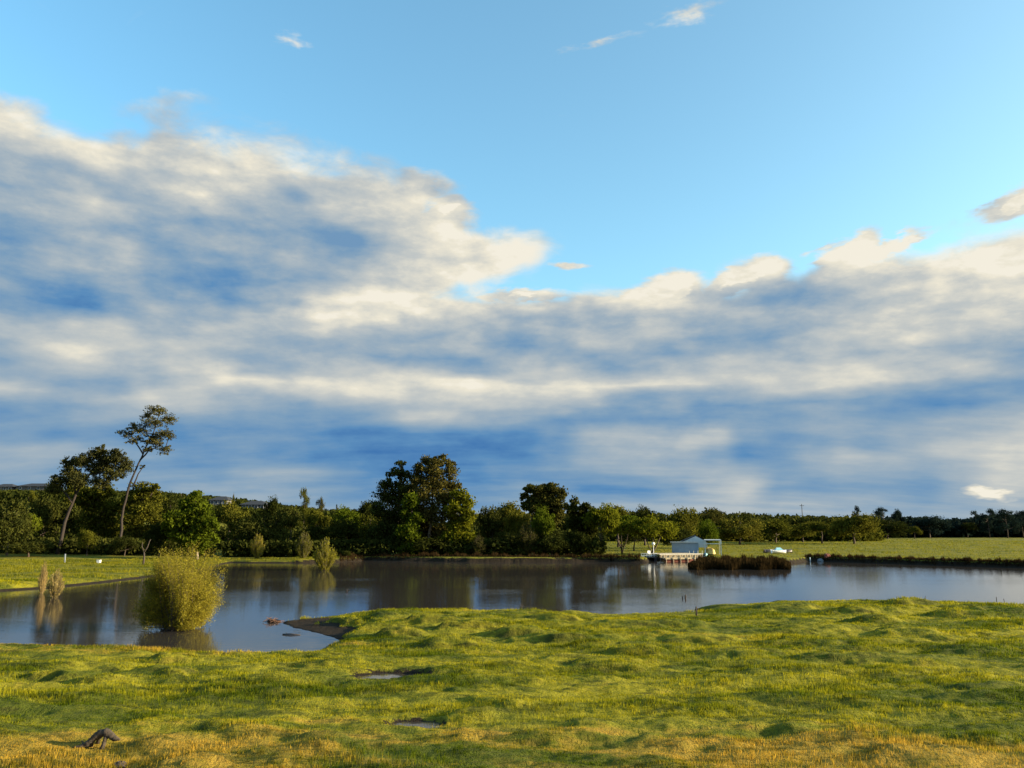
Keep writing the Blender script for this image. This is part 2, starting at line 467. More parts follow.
# ------------------------------------------------------------------ grass blades
def blades(n, rmin, rmax, amax, hgt, wid, seed, cond=None, powr=1.0, amin=None):
    rg = np.random.default_rng(seed)
    u = rg.random(n)
    r = (rmin ** (2 - powr) + u * (rmax ** (2 - powr) - rmin ** (2 - powr))) ** (1 / (2 - powr)) if powr != 2 else rmin * (rmax / rmin) ** u
    a = R(-amax if amin is None else amin) + R(amax - (-amax if amin is None else amin)) * rg.random(n)
    x = r * np.sin(a); y = r * np.cos(a)
    # clumps
    k = n // 6
    ci = rg.integers(0, k, n); cx, cy = x[:k], y[:k]
    x = cx[ci] + rg.normal(0, .05, n) * (r[ci] / 20); y = cy[ci] + rg.normal(0, .05, n) * (r[ci] / 20)
    z = height(x, y)
    rr = np.hypot(x, y)
    ok = z > .13
    for px_, py_, sx, sy, zl in PUD:
        ok &= ~(np.hypot((x - px_) / sx, (y - py_) / sy) + .8 * fbm(x * 2, y * 3, 14, 3) < 1.5)
    dens = .55 + 1.8 * fbm(x * .35, y * .6, 55, 4)
    ok &= rg.random(n) < np.clip(dens + .15, .12, 1)
    if cond is not None: ok &= cond(x, y)
    x, y, z, rr = x[ok], y[ok], z[ok], rr[ok]; n = len(x)
    lush = np.clip(.5 + 1.9 * fbm(x * .3, y * .55, 91, 4), .12, 1.1)
    hh = hgt * lush * (.45 + .9 * rg.random(n))
    ww = np.maximum(wid, .00044 * rr) * (.6 + .8 * rg.random(n))
    yaw = rg.random(n) * 2 * math.pi; lean = rg.random(n) * .9; la = rg.random(n) * 2 * math.pi
    dx, dy = np.cos(yaw) * ww / 2, np.sin(yaw) * ww / 2
    b0 = np.stack([x - dx, y - dy, z - .03], 1); b1 = np.stack([x + dx, y + dy, z - .03], 1)
    ox, oy = np.cos(la) * lean * hh * .35, np.sin(la) * lean * hh * .35
    m0 = np.stack([x - dx * .8 + ox * .4, y - dy * .8 + oy * .4, z + hh * .55], 1); m1 = np.stack([x + dx * .8 + ox * .4, y + dy * .8 + oy * .4, z + hh * .55], 1)
    t = np.stack([x + ox * 1.3, y + oy * 1.3, z + hh], 1)
    V = np.stack([b0, b1, m1, t, m0], 1).reshape(-1, 3)
    F5 = np.arange(n * 5).reshape(n, 5)
    rd = np.repeat(rg.random(n), 5)
    return V, F5, rd


V, F5, rd = blades(780000, 15.5, 76, 38, .17, .011, 5, powr=1.25)
tag(mesh_obj('grass', V, F5, M['grass'], rnd=rd), 'short green and straw coloured grass over the near meadow', 'grass', kind='stuff')
V, F5, rd = blades(110000, 80, 150, -12, .30, .05, 6, powr=1.0, amin=-38)
V2, F2, rd2 = blades(110000, 110, 330, 38, .30, .05, 9, powr=1.0, amin=4)
V = np.vstack([V, V2]); F5 = np.vstack([F5, F2 + len(rd)]); rd = np.concatenate([rd, rd2])
tag(mesh_obj('field_grass', V, F5, M['grass'], rnd=rd), 'grass on the far banks and the field beyond the pond', 'grass', kind='stuff')


# ------------------------------------------------------------------ trees
def leaves(cent, size, rg, aspect=1.5, droop=0.0, flat=0.0):
    n = len(cent)
    a = rg.normal(size=(n, 3)); a[:, 2] *= (1 - flat)
    if droop: a = a * (1 - droop) + np.array([0, 0, -1.0]) * droop * 1.6
    a /= np.linalg.norm(a, axis=1)[:, None]
    b = np.cross(a, rg.normal(size=(n, 3))); b /= np.linalg.norm(b, axis=1)[:, None]
    s = size * (.55 + .9 * rg.random(n))[:, None]
    a = a * s * aspect * .5; b = b * s * .5
    V = np.stack([cent - a, cent + b * .9 - a * .1, cent + a, cent - b * .9 + a * .1], 1).reshape(-1, 3)
    return V, np.arange(4 * n).reshape(n, 4), np.repeat(rg.random(n), 4)


def crown_points(lobes, rg, ncl, nleaf, rc=.22, shell=.4, flat=.7):
    vol = np.array([l[3] * l[4] * l[5] for l in lobes]) ** .75; vol /= vol.sum()
    C = []; tips = []
    for l, p in zip(lobes, vol):
        k = max(3, int(ncl * p))
        d = rg.normal(size=(k, 3)); d /= np.linalg.norm(d, axis=1)[:, None]
        rr = rg.random(k) ** shell
        q = np.array(l[:3]) + d * rr[:, None] * np.array(l[3:6])
        mr = (l[3] * l[4] * l[5]) ** (1 / 3)
        for c in q:
            m_ = max(3, int(nleaf * (.4 + 1.2 * rg.random())))
            rad_ = mr * rc * (.6 + .9 * rg.random())
            C.append(c + np.clip(rg.normal(size=(m_, 3)), -1.6, 1.6) * rad_ * np.array([1, 1, flat]))
        tips.append(q)
    return np.vstack(C), tips


def tree_meshes(lobes, trunk, tr, rg, ncl, nleaf, leafsize, twigs=3, rc=.22, shell=.4, flat=.7, aspect=1.5, droop=0, lflat=0, zmin=None, twr=.25):
    """returns crown arrays and a trunk MB.  trunk = polylines [(x,y,z)...] with base radius tr"""
    C, tips = crown_points(lobes, rg, ncl, nleaf, rc, shell, flat)
    if zmin is not None: C = C[C[:, 2] > zmin]
    crown = leaves(C, leafsize, rg, aspect, droop, lflat)
    mb = MB()
    main = np.array(trunk[0], float)
    for q, pl in enumerate(trunk):
        pl = np.array(pl, float); m_ = len(pl)
        r0 = tr if q == 0 else tr * .6
        mb.tube(pl, [r0 * (1.25 if (q == 0 and i_ == 0) else 1) * (1 - .75 * i_ / (m_ - 1)) for i_ in range(m_)], 7)
    allp = np.vstack([np.array(p, float)[len(p) // 3:] for p in trunk])
    for l, tq in zip(lobes, tips):
        c = np.array(l[:3]); k = np.argmin(np.linalg.norm((allp - c) * (1, 1, .8), axis=1) + .8 * np.maximum(0, allp[:, 2] - c[2])); s = allp[k]
        mid = (s + c) / 2 + rg.normal(size=3) * .06 * np.linalg.norm(c - s); mid[2] -= .08 * np.linalg.norm(c - s)
        mb.tube([s, mid, c], [tr * .42, tr * .3, tr * .17], 5, False)
        for e in tq[:twigs]:
            mb.tube([mid * .3 + c * .7, (c + e) / 2 + rg.normal(size=3) * .03 * np.linalg.norm(e - c), e], [tr * .17, tr * .11, tr * .04], 4, False)
    return crown, mb


def dome_lobes(rg, n, zc, rz, rxy, lr, zmin=.0, bias=.5):
    out_ = []
    for k in range(n):
        a = rg.random() * 2 * math.pi; e = (rg.random() ** bias) * 1.35 - .35
        e = min(1, e); ce = math.sqrt(max(0, 1 - e * e))
        f = .5 + .5 * rg.random() ** .5
        s = lr * (.7 + .7 * rg.random())
        out_.append((rxy * (1 - lr) * 1.0 * ce * math.cos(a) * f, rxy * ce * (1 - lr) * math.sin(a) * f, max(zmin + s * .7, zc + rz * (1 - lr) * e * f), s, s, s * .8))
    return out_


VAR = {}


def variant(kind, n):
    key = (kind, n)
    if key in VAR: return VAR[key]
    rg = np.random.default_rng(100 + n * 7 + sum(map(ord, kind)))
    if kind == 'oak':        # round broad crown on a short trunk, unit height 1, unit width 1
        lobes = dome_lobes(rg, 13, .58, .40, .5, .17, .16)
        cr, mb = tree_meshes(lobes, [[(0, 0, -.03), (.01, 0, .2), (-.02, .01, .4), (0, 0, .6)]], .035, rg, 210, 34, .030, rc=.30)
    elif kind == 'bushy':    # foliage to the ground
        lobes = dome_lobes(rg, 15, .46, .52, .5, .18, -.02, .8)
        cr, mb = tree_meshes(lobes, [[(0, 0, -.03), (.01, 0, .2), (-.02, .01, .4), (0, 0, .6)]], .030, rg, 230, 34, .030, rc=.32)
    elif kind == 'tall':     # tall ragged gum
        lobes = []
        for k in range(13):
            z = .25 + .70 * k / 12; w = .36 * math.sin(math.pi * min(1, (z + .12) / 1.15)) + .08
            a = rg.random() * 6.28; s = (.10 + .06 * rg.random())
            lobes.append((w * .7 * math.cos(a), w * .7 * math.sin(a), min(z, .93), s * 1.3, s * 1.3, s * .62))
        cr, mb = tree_meshes(lobes, [[(0, 0, -.03), (.02, 0, .3), (-.01, .01, .6), (0, 0, .9)]], .022, rg, 200, 30, .022, rc=.30)
    elif kind == 'willow':
        lobes = dome_lobes(rg, 13, .62, .36, .5, .17, .22, .6)
        tk = [[(0, 0, -.03), (.02, .0, .12), (.10, .03, .3), (.18, .05, .5)], [(0, 0, .02), (-.05, 0, .16), (-.14, .02, .34), (-.2, .03, .55)], [(.01, 0, .05), (.0, .03, .3), (.01, .05, .6)]]
        cr, mb = tree_meshes(lobes, tk, .028, rg, 210, 34, .028, rc=.33, aspect=2.2, droop=.45)
    elif kind == 'cypress':
        lobes = [(0.04 * math.cos(k * 2.2), .04 * math.sin(k * 2.2), .12 + .78 * k / 9, (.46 * (1 - k / 11)) * .9, (.46 * (1 - k / 11)) * .9, .11) for k in range(10)]
        cr, mb = tree_meshes(lobes, [[(0, 0, -.03), (0, 0, .5), (0, 0, .95)]], .03, rg, 150, 26, .035, rc=.28)
    elif kind == 'shrub':    # many upright wands
        V = []; mb = MB(); L = []
        for k in range(130):
            a = rg.random() * 6.28; sp_ = .5 * rg.random() ** .6; hh = (1 - .45 * (sp_ / .5) ** 2) * (.6 + .45 * rg.random())
            p0 = np.array([.06 * math.cos(a), .06 * math.sin(a), -.02]); p2 = np.array([sp_ * math.cos(a), sp_ * math.sin(a), hh])
            p1 = (p0 + p2) / 2 * np.array([1.15, 1.15, 1.0])
            mb.tube([p0, p1, p2], [.008, .005, .002], 3, False)
            t = rg.random(46) ** .7
            pts = ((1 - t) ** 2)[:, None] * p0 + (2 * t * (1 - t))[:, None] * (2 * p1 - (p0 + p2) / 2) + (t ** 2)[:, None] * p2
            L.append(pts + rg.normal(size=pts.shape) * .025)
        cr = leaves(np.vstack(L), .026, rg, 2.2, -.0)
    V, Fc, rd = cr
    me1 = mesh_obj('crown', V, Fc, M['dark'], rnd=rd); me2 = mb.build('trunk', M['bark'], smooth=True)
    VAR[key] = (me1.data, me2.data)
    bpy.data.objects.remove(me1); bpy.data.objects.remove(me2)
    return VAR[key]


def put(name, parent, data, mat):
    o = bpy.data.objects.new(name, data); COL.objects.link(o); o.parent = parent
    o.material_slots[0].link = 'OBJECT'; o.material_slots[0].material = mat
    return o


def tree(name, kind, vn, mat, px, D, top, wpx, label, group=None, cat='tree', bark='bark', rz=None, sink=0.0, base=None, pos=None):
    x = at(px, D, 540); z0 = (hz(x, D) if base is None else base) - sink
    if kind == 'bushy': z0 -= .12 * (zat(px, top, D) - z0)
    ht = zat(px, top, D) - z0; w = wpx * D / F
    r_ = empty(name, (x, D, z0), (hash_(px, D) * 6.28 if rz is None else rz))
    tag(r_, label, cat, group)
    cd, td = variant(kind, vn)
    for nm, dd, mt in (('crown', cd, M[mat]), ('trunk', td, M[bark])):
        o = put(nm, r_, dd, mt); o.scale = (w, w * .9, ht)
    return r_


def hash_(a, b):
    return float(_hash(np.array([int(a * 3)]), np.array([int(b * 5)]), 4)[0])


def hero(name, lobes_px, trunks_px, D, mat, bark, tr, label, seed, ncl=200, nleaf=30, leafsize=.35, cat='tree', group=None, depth=1.0, **kw):
    """a one-off tree whose limbs and leaf masses stand where the photograph shows them, at depth D"""
    rg = np.random.default_rng(seed)
    bx, by = trunks_px[0][0]
    x0 = at(bx, D, by); z0 = hz(x0, D)
    k = D / F
    lobes = []
    for (px, py, rx, rz_, *dd) in lobes_px:
        dy = (dd[0] if dd else rg.uniform(-.6, .6) * depth * rx) * k
        lobes.append((at(px, D, py) - x0, dy, zat(px, py, D) - z0, rx * k, rx * k * .9, rz_ * k))
    tk = []
    for q, pl in enumerate(trunks_px):
        w = [(at(px, D, py) - x0, rg.normal() * .15 if i_ else 0, zat(px, py, D) - z0) for i_, (px, py) in enumerate(pl)]
        if q == 0: w[0] = (w[0][0], 0, -.3)
        # smooth the polyline
        w = np.array(w); 
        f = []
        for a_, b_ in zip(w[:-1], w[1:]): f += [a_, (a_ + b_) / 2 + rg.normal(size=3) * .04 * np.linalg.norm(b_ - a_)]
        f.append(w[-1]); tk.append(f)
    cr, mb = tree_meshes(lobes, tk, tr, rg, ncl, nleaf, leafsize, **kw)
    r_ = empty(name, (x0, D, z0)); tag(r_, label, cat, group)
    V, Fc, rd = cr
    mesh_obj('crown', V, Fc, M[mat], r_, rnd=rd)
    mb.build('trunk', M[bark], r_, smooth=True)
    return r_


# --- the two leaning pines and their neighbours on the left bank
hero('pine_tree', [(158, 411, 13, 5), (148, 416, 9, 6), (169, 419, 9, 6), (159, 424, 12, 6), (145, 430, 10, 7), (131, 427, 8, 5), (129, 434, 9, 5), (136, 440, 9, 5), (150, 438, 11, 6),
                   (162, 433, 11, 5), (170, 436, 7, 4), (156, 443, 10, 5), (147, 449, 7, 4), (144, 466, 4, 3), (166, 450, 8, 6)],
     [[(120, 558), (121.5, 530), (123, 508), (128, 490), (134, 474), (142, 456), (150, 440), (156, 427), (160, 412)], [(140, 460), (149, 450), (160, 445), (170, 452)], [(133, 486), (138, 474), (145, 465)],
      [(143, 454), (136, 443), (128, 432)]],
     150, 'pine', 'bark_dark', .27, 'tallest pine, leaning right above the left bank with an open crown high on its trunk', 11, ncl=620, nleaf=15, leafsize=.19, flat=.6, lflat=.3, rc=.15, shell=.6, twigs=9)
hero('pine_tree', [(68, 463, 6, 7), (76, 460, 7, 7), (73, 472, 10, 9), (86, 462, 9, 8), (97, 455, 8, 7), (103, 449, 6, 5), (108, 460, 11, 10), (119, 456, 8, 8), (123, 466, 8, 10), (96, 468, 12, 8), (62, 482, 9, 7), (113, 474, 11, 8), (82, 480, 12, 7), (54, 490, 7, 5), (100, 482, 10, 6)],
     [[(58, 540), (64, 522), (72, 503), (80, 486), (92, 472), (104, 462)], [(76, 494), (73, 480), (71, 466)], [(92, 474), (108, 468), (121, 462)], [(72, 503), (62, 490), (54, 488)]],
     146, 'pine', 'bark_dark', .33, 'dark pine leaning right with a broad crown, left of the tallest pine', 12, ncl=900, nleaf=28, leafsize=.20, flat=.8, rc=.16, shell=.5, twigs=8)
hero('leafy_tree', [(140, 490, 12, 7), (150, 497, 12, 8), (132, 502, 12, 9), (148, 512, 14, 10), (136, 522, 14, 10), (155, 525, 10, 9), (146, 536, 12, 10), (157, 487, 6, 4), (133, 540, 9, 8)],
     [[(142, 558), (142, 540), (141, 520), (143, 500)]], 158, 'olive', 'bark', .35,
     'olive tree right behind the trunk of the tallest pine', 13, ncl=380, nleaf=34, leafsize=.30)
hero('leafy_tree', [(90, 494, 11, 8), (104, 492, 11, 8), (78, 500, 9, 8), (92, 504, 12, 9), (110, 510, 12, 10), (92, 518, 13, 10), (104, 528, 14, 12), (88, 535, 12, 12), (112, 540, 9, 10)],
     [[(98, 558), (98, 535), (100, 512), (98, 496)]], 160, 'olive', 'bark', .35,
     'olive tree filling the gap between the two leaning pines', 14, ncl=380, nleaf=34, leafsize=.30)
hero('leafy_tree', [(196, 497, 8, 6), (190, 506, 12, 7), (203, 510, 11, 8), (180, 518, 12, 8), (196, 522, 14, 9), (210, 524, 10, 8), (176, 532, 12, 9), (192, 538, 14, 9), (207, 540, 11, 9), (186, 548, 11, 6), (200, 549, 8, 5), (168, 526, 7, 6)],
     [[(197, 562), (196, 540), (192, 522), (196, 505)]], 137, 'green', 'bark_pale', .25,
     'bright green round tree on the left bank behind the yellow willow bush', 15, ncl=420, nleaf=36, leafsize=.30)
# --- the big clump at the middle of the far shore
hero('gum_tree', [(401, 465, 5, 5), (397, 474, 9, 6), (407, 476, 7, 6), (386, 483, 8, 6), (400, 487, 11, 7), (410, 490, 9, 8), (383, 495, 10, 8), (398, 501, 13, 8), (379, 510, 9, 9), (394, 516, 14, 9), (408, 512, 10, 9), (386, 529, 14, 10), (402, 534, 14, 11), (379, 540, 10, 10)],
     [[(401, 560), (400, 535), (399, 505), (400, 470)], [(400, 520), (388, 505), (384, 492)]], 152, 'gum', 'bark_pale', .34,
     'dark ragged gum tree with a pointed top, left half of the tall clump', 16, ncl=620, nleaf=32, leafsize=.27, rc=.24, shell=.5)
hero('gum_tree', [(429, 461, 8, 6), (440, 459, 8, 6), (449, 464, 6, 6), (419, 469, 8, 7), (433, 471, 12, 8), (450, 472, 8, 8), (417, 481, 10, 8), (436, 484, 15, 9), (454, 486, 8, 8), (422, 495, 13, 9), (444, 499, 14, 9), (415, 508, 12, 10), (434, 514, 15, 10), (420, 530, 14, 11), (439, 535, 14, 11), (452, 511, 9, 10)],
     [[(428, 560), (429, 535), (432, 505), (434, 466)], [(430, 515), (444, 495), (449, 474)], [(421, 560), (419, 540), (414, 520)]], 150, 'russet', 'bark_pale', .34,
     'tallest tree of the middle clump, olive brown crown against the dark blue cloud', 17, ncl=760, nleaf=34, leafsize=.27, rc=.24, shell=.5)
hero('leafy_tree', [(460, 494, 9, 6), (466, 503, 9, 7), (454, 508, 9, 7), (468, 515, 9, 7), (458, 522, 12, 8), (462, 535, 12, 9), (452, 540, 11, 10), (468, 543, 8, 9), (456, 551, 12, 6)],
     [[(458, 560), (459, 540), (460, 515), (461, 498)]], 147, 'lime', 'bark', .25,
     'lime green tree at the right foot of the tall middle clump', 18, ncl=380, nleaf=36, leafsize=.30)
hero('leafy_tree', [(412, 500, 9, 7), (408, 512, 9, 8), (417, 520, 9, 7), (410, 532, 11, 8), (418, 545, 11, 8), (408, 549, 10, 6)],
     [[(414, 560), (413, 540), (411, 520), (412, 503)]], 146.5, 'green', 'bark', .22,
     'short green tree in front of the two gums of the middle clump', 19, ncl=260, nleaf=34, leafsize=.30)
# --- group right of the clump
hero('gum_tree', [(538, 490, 9, 5), (550, 489, 9, 5), (558, 494, 8, 6), (542, 499, 11, 6), (554, 505, 11, 7), (536, 508, 9, 7), (560, 512, 7, 7), (548, 518, 12, 8)],
     [[(550, 560), (549, 530), (548, 500)], [(549, 520), (557, 505), (559, 495)]], 158, 'russet', 'bark', .35,
     'flat-topped dark gum tree, tallest between the middle clump and the boathouse', 20, ncl=380, nleaf=34, leafsize=.30, rc=.27)
hero('gum_tree', [(530, 489, 6, 4), (524, 496, 6, 4), (533, 500, 6, 5), (528, 506, 7, 5), (521, 498, 3, 2)],
     [[(532, 560), (531, 530), (530, 505), (530, 488)]], 160, 'olive', 'bark_pale', .25,
     'thin airy tree directly left of the flat-topped dark gum', 21, ncl=110, nleaf=22, leafsize=.28)
hero('gum_tree', [(573, 501, 5, 5), (571, 510, 6, 6), (583, 508, 7, 5), (588, 514, 8, 7), (577, 521, 9, 8), (588, 528, 11, 9), (576, 540, 11, 9)],
     [[(582, 560), (580, 540), (577, 520), (574, 500)], [(579, 530), (586, 515)]], 154, 'dark', 'bark', .3,
     'dark spiky tree right of the flat-topped gum', 22, ncl=300, nleaf=32, leafsize=.30)

B = 'trees along the far shore of the pond'
Wd = 'trees on the wooded left slope'
FF = 'trees at the far edge of the field'
T = [  # name, kind, variant, leaf colour, px, depth, top, width px, label, group
    ('leafy_tree', 'bushy', 0, 'dark', 8, 140, 497, 44, 'dark bushy tree cut by the left edge of the photo', Wd),
    ('leafy_tree', 'oak', 1, 'green', 28, 150, 515, 26, 'small sunlit green tree near the left edge beside the dark bushy tree', Wd),
    ('leafy_tree', 'tall', 1, 'olive', 24, 175, 492, 22, 'slim olive tree rising behind the small green one at the left edge', Wd),
    ('leafy_tree', 'bushy', 1, 'dark', 42, 165, 500, 34, 'dark round tree between the left edge and the foot of the leaning dark pine', Wd),
    ('leafy_tree', 'bushy', 2, 'dark', 66, 168, 497, 40, 'dark bushy tree behind the leaning trunk of the broad-crowned pine', Wd),
    ('leafy_tree', 'oak', 2, 'olive', 76, 172, 480, 40, 'olive tree whose crown shows just below the broad-crowned pine', Wd),
    ('leafy_tree', 'oak', 0, 'dark', 52, 190, 482, 24, 'dark dome-shaped tree touching the left side of the broad-crowned pine', Wd),
    ('evergreen_bush', 'bushy', 1, 'dark', 126, 144, 537, 24, 'dark round bush around the foot of the tallest pine', Wd),
    ('evergreen_bush', 'bushy', 0, 'dark', 75, 150, 533, 40, 'low dark thicket under the broad-crowned leaning pine', Wd),
    ('evergreen_bush', 'bushy', 2, 'dark', 30, 136, 540, 44, 'low dark thicket by the lawn at far left', Wd),
    ('evergreen_bush', 'bushy', 2, 'olive', 88, 143, 528, 22, 'olive upright bush between the feet of the two leaning pines', Wd),
    ('leafy_tree', 'bushy', 0, 'dark', 168, 165, 490, 26, 'dark tree between the olive tree and the bright green round tree', Wd),
    ('leafy_tree', 'cypress', 0, 'dark', 178, 190, 491, 14, 'small dark pointed tree on the skyline left of the bright green tree', Wd),
    ('leafy_tree', 'bushy', 1, 'dark', 160, 139, 522, 30, 'dark shaded tree in front left of the bright green round tree', Wd),
    ('cypress_tree', 'cypress', 0, 'dark', 231, 230, 490, 11, 'small cone-shaped tree between the two ridge houses', Wd),
    ('leafy_tree', 'oak', 0, 'olive', 228, 170, 504, 34, 'olive tree below the ridge houses', Wd),
    ('leafy_tree', 'bushy', 2, 'olive', 242, 158, 507, 34, 'brownish olive tree right of the bright green round tree', Wd),
    ('leafy_tree', 'oak', 2, 'dark', 269, 240, 499, 20, 'dark rounded treetop on the skyline right of the second ridge house', Wd),
    ('leafy_tree', 'bushy', 0, 'dark', 266, 152, 511, 48, 'large black-green round tree behind the pale upright willow bush', B),
    ('leafy_tree', 'oak', 1, 'dark', 290, 160, 508, 40, 'dark tree left of the slim skyline tree', B),
    ('gum_tree', 'tall', 0, 'olive', 303, 180, 489, 17, 'slim ragged olive tree standing above the skyline', B),
    ('gum_tree', 'tall', 2, 'russet', 318, 184, 497, 13, 'small russet treetop right of the slim skyline tree', B),
    ('leafy_tree', 'oak', 0, 'olive', 318, 158, 511, 30, 'olive lit tree below the russet treetop', B),
    ('leafy_tree', 'bushy', 2, 'dark', 312, 151, 524, 42, 'dark low tree behind the pair of pale bushes', B),
    ('leafy_tree', 'oak', 2, 'green', 345, 165, 509, 34, 'green lit tree left of the gap with the sunlit lawn', B),
    ('leafy_tree', 'bushy', 1, 'dark', 345, 154, 520, 34, 'dark tree directly above the small sunlit lawn patch', B),
    ('leafy_tree', 'cypress', 1, 'dark', 336, 210, 503, 10, 'pointed dark treetop right of the russet treetop', B),
    ('leafy_tree', 'oak', 1, 'dark', 364, 200, 502, 26, 'dark flat treetop on the skyline left of the tall middle clump', B),
    ('leafy_tree', 'bushy', 0, 'olive', 368, 165, 513, 26, 'olive tree beside the left flank of the tall middle clump', B),
    ('leafy_tree', 'bushy', 2, 'dark', 378, 153, 522, 28, 'dark low tree at the left foot of the tall middle clump', B),
    ('leafy_tree', 'bushy', 2, 'dark', 434, 154, 512, 40, 'dark round tree inside the middle clump, behind its tallest trunk', B),
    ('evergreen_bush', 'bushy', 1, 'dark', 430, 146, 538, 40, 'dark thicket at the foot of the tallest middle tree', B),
    ('leafy_tree', 'bushy', 1, 'dark', 492, 156, 508, 36, 'dark bushy tree just right of the lime green tree', B),
    ('leafy_tree', 'bushy', 2, 'olive', 518, 153, 508, 36, 'olive bushy tree between the lime green tree and the flat-topped gum', B),
    ('leafy_tree', 'oak', 0, 'olive', 505, 175, 505, 40, 'broad olive treetop behind the two bushy trees right of the clump', B),
    ('russet_shrub', 'shrub', 1, 'russet', 479, 145, 535, 18, 'brown leafless shrub at the waterline right of the lime green tree', B),
    ('russet_shrub', 'shrub', 0, 'russet', 527, 146, 522, 24, 'reddish brown shrub below the thin airy tree', B),
    ('leafy_tree', 'oak', 2, 'green', 545, 148, 509, 30, 'green tree in front of the flat-topped gum', B),
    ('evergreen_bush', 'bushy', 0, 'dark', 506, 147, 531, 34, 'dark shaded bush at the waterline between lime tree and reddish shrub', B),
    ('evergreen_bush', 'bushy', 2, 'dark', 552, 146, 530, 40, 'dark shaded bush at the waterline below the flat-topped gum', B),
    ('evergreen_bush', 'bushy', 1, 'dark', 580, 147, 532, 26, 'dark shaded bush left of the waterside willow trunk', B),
    ('willow_tree', 'willow', 0, 'lime', 602, 150, 507, 42, 'lime green willow with a dark forked trunk at the waterline', B),
    ('willow_tree', 'willow', 1, 'green', 622, 158, 515, 36, 'green willow between the forked willow and the dockside willow', B),
    ('leafy_tree', 'bushy', 1, 'dark', 634, 172, 521, 34, 'dark bushy tree seen behind and below the green willow', B),
    ('willow_tree', 'willow', 2, 'lime', 652, 149, 517, 52, 'spreading lime willow at the left end of the dock', B),
    ('leafy_tree', 'oak', 1, 'olive', 618, 200, 507, 34, 'olive treetop on the skyline above the gap between the willows', B),
    ('leafy_tree', 'oak', 2, 'dark', 645, 215, 508, 30, 'dark green treetop on the skyline behind the dockside willow', B),
    ('leafy_tree', 'bushy', 1, 'olive', 685, 185, 509, 34, 'olive tree behind the boathouse roof', B),
    ('leafy_tree', 'bushy', 0, 'green', 706, 192, 518, 26, 'green tree behind the carport of the boathouse', B),
    ('leafy_tree', 'bushy', 2, 'dark', 675, 172, 527, 30, 'dark tree tucked behind the left corner of the boathouse', B),
    ('leafy_tree', 'oak', 0, 'russet', 712, 260, 510, 44, 'wide russet treetop on the skyline right of the boathouse', FF),
    ('oak_tree', 'bushy', 0, 'olive', 740, 225, 517, 46, 'large rounded oak right of the boathouse with a sunlit right side', FF),
    ('oak_tree', 'bushy', 1, 'olive', 776, 245, 520, 36, 'rounded oak behind the boats on the bank', FF),
    ('oak_tree', 'bushy', 2, 'olive', 803, 250, 521, 32, 'middle oak of the row between the boats and the big round oak', FF),
    ('oak_tree', 'oak', 1, 'olive', 822, 235, 522, 28, 'small oak on a visible trunk, left neighbour of the big round oak', FF),
    ('oak_tree', 'bushy', 2, 'olive', 854, 228, 512, 48, 'big round oak standing alone in front on the field with a bright right edge', FF),
    ('gum_tree', 'tall', 1, 'bluegreen', 858, 420, 506, 12, 'narrow dark treetop poking up behind the big round oak', FF),
    ('gum_tree', 'tall', 2, 'bluegreen', 885, 400, 507, 24, 'bluish dark treetop right of the big round oak', FF),
    ('leafy_tree', 'oak', 0, 'bluegreen', 899, 410, 511, 14, 'smaller bluish dark treetop, right of the pair behind the field', FF),
    ('leafy_tree', 'bushy', 0, 'dark', 888, 330, 519, 32, 'dark green tree on the field edge right of the big round oak', FF),
    ('leafy_tree', 'oak', 2, 'olive', 915, 320, 527, 13, 'small yellowish tree on the field edge', FF),
    ('leafy_tree', 'bushy', 1, 'bluegreen', 930, 400, 517, 40, 'dark tree of the far wood left of the reddish tree', FF),
    ('oak_tree', 'oak', 1, 'russet', 968, 350, 523, 20, 'lone reddish tree in front of the dark far wood', FF),
    ('gum_tree', 'tall', 0, 'bluegreen', 978, 420, 511, 14, 'slim dark treetop at the left end of the raised right-hand wood', FF),
    ('gum_tree', 'tall', 1, 'bluegreen', 990, 400, 509, 22, 'broad dark tree of the raised right-hand wood, beside the slim treetop', FF),
    ('gum_tree', 'tall', 2, 'bluegreen', 1008, 395, 509, 26, 'tall dark tree near the right edge of the photo', FF),
    ('gum_tree', 'tall', 0, 'bluegreen', 1024, 400, 511, 24, 'dark tree cut by the right edge of the photo', FF),
]
for k, (nm, kd, vn, mt, px, D, top, wp, lab, grp) in enumerate(T):
    if D >= 390: D = D * .86
    tree(nm, kd, vn, mt, px, D, top, wp, lab, grp)

Sb = 'pale willow bushes standing in the pond'
for px, D, top, wp, base, mt, lab in [
    (258, 141, 533, 16, None, 'twig', 'narrow pale bush at the waterline in front of the large black-green tree'),
    (304, 140, 531, 18, None, 'olive', 'left and duller one of the pair of pale bushes at mid-left waterline'),
    (326, 113, 538, 24, -.1, 'twig', 'right and brighter one of the pair of pale bushes, standing in the water'),
    (47, 74, 561, 9, -.1, 'straw', 'tall narrow straw coloured bush in the water at far left'),
    (60, 70, 569, 18, -.1, 'straw', 'low round straw coloured bush in the water at far left'),
]:
    tree('willow_bush', 'shrub', (px // 10) % 3, mt, px, D, top, wp, lab, Sb, 'bush', 'bark_pale', base=base)
for px, D, top, wp, lab in [(347, 141, 551, 12, 'small dark bush at the waterline left of the sunlit lawn'), (106, 122.5, 562, 15, 'low pale green rounded bush above the small white box')]:
    tree('low_bush', 'bushy', 1, 'dark' if px == 347 else 'lime', px, D, top, wp, lab, 'low bushes by the water', 'bush')

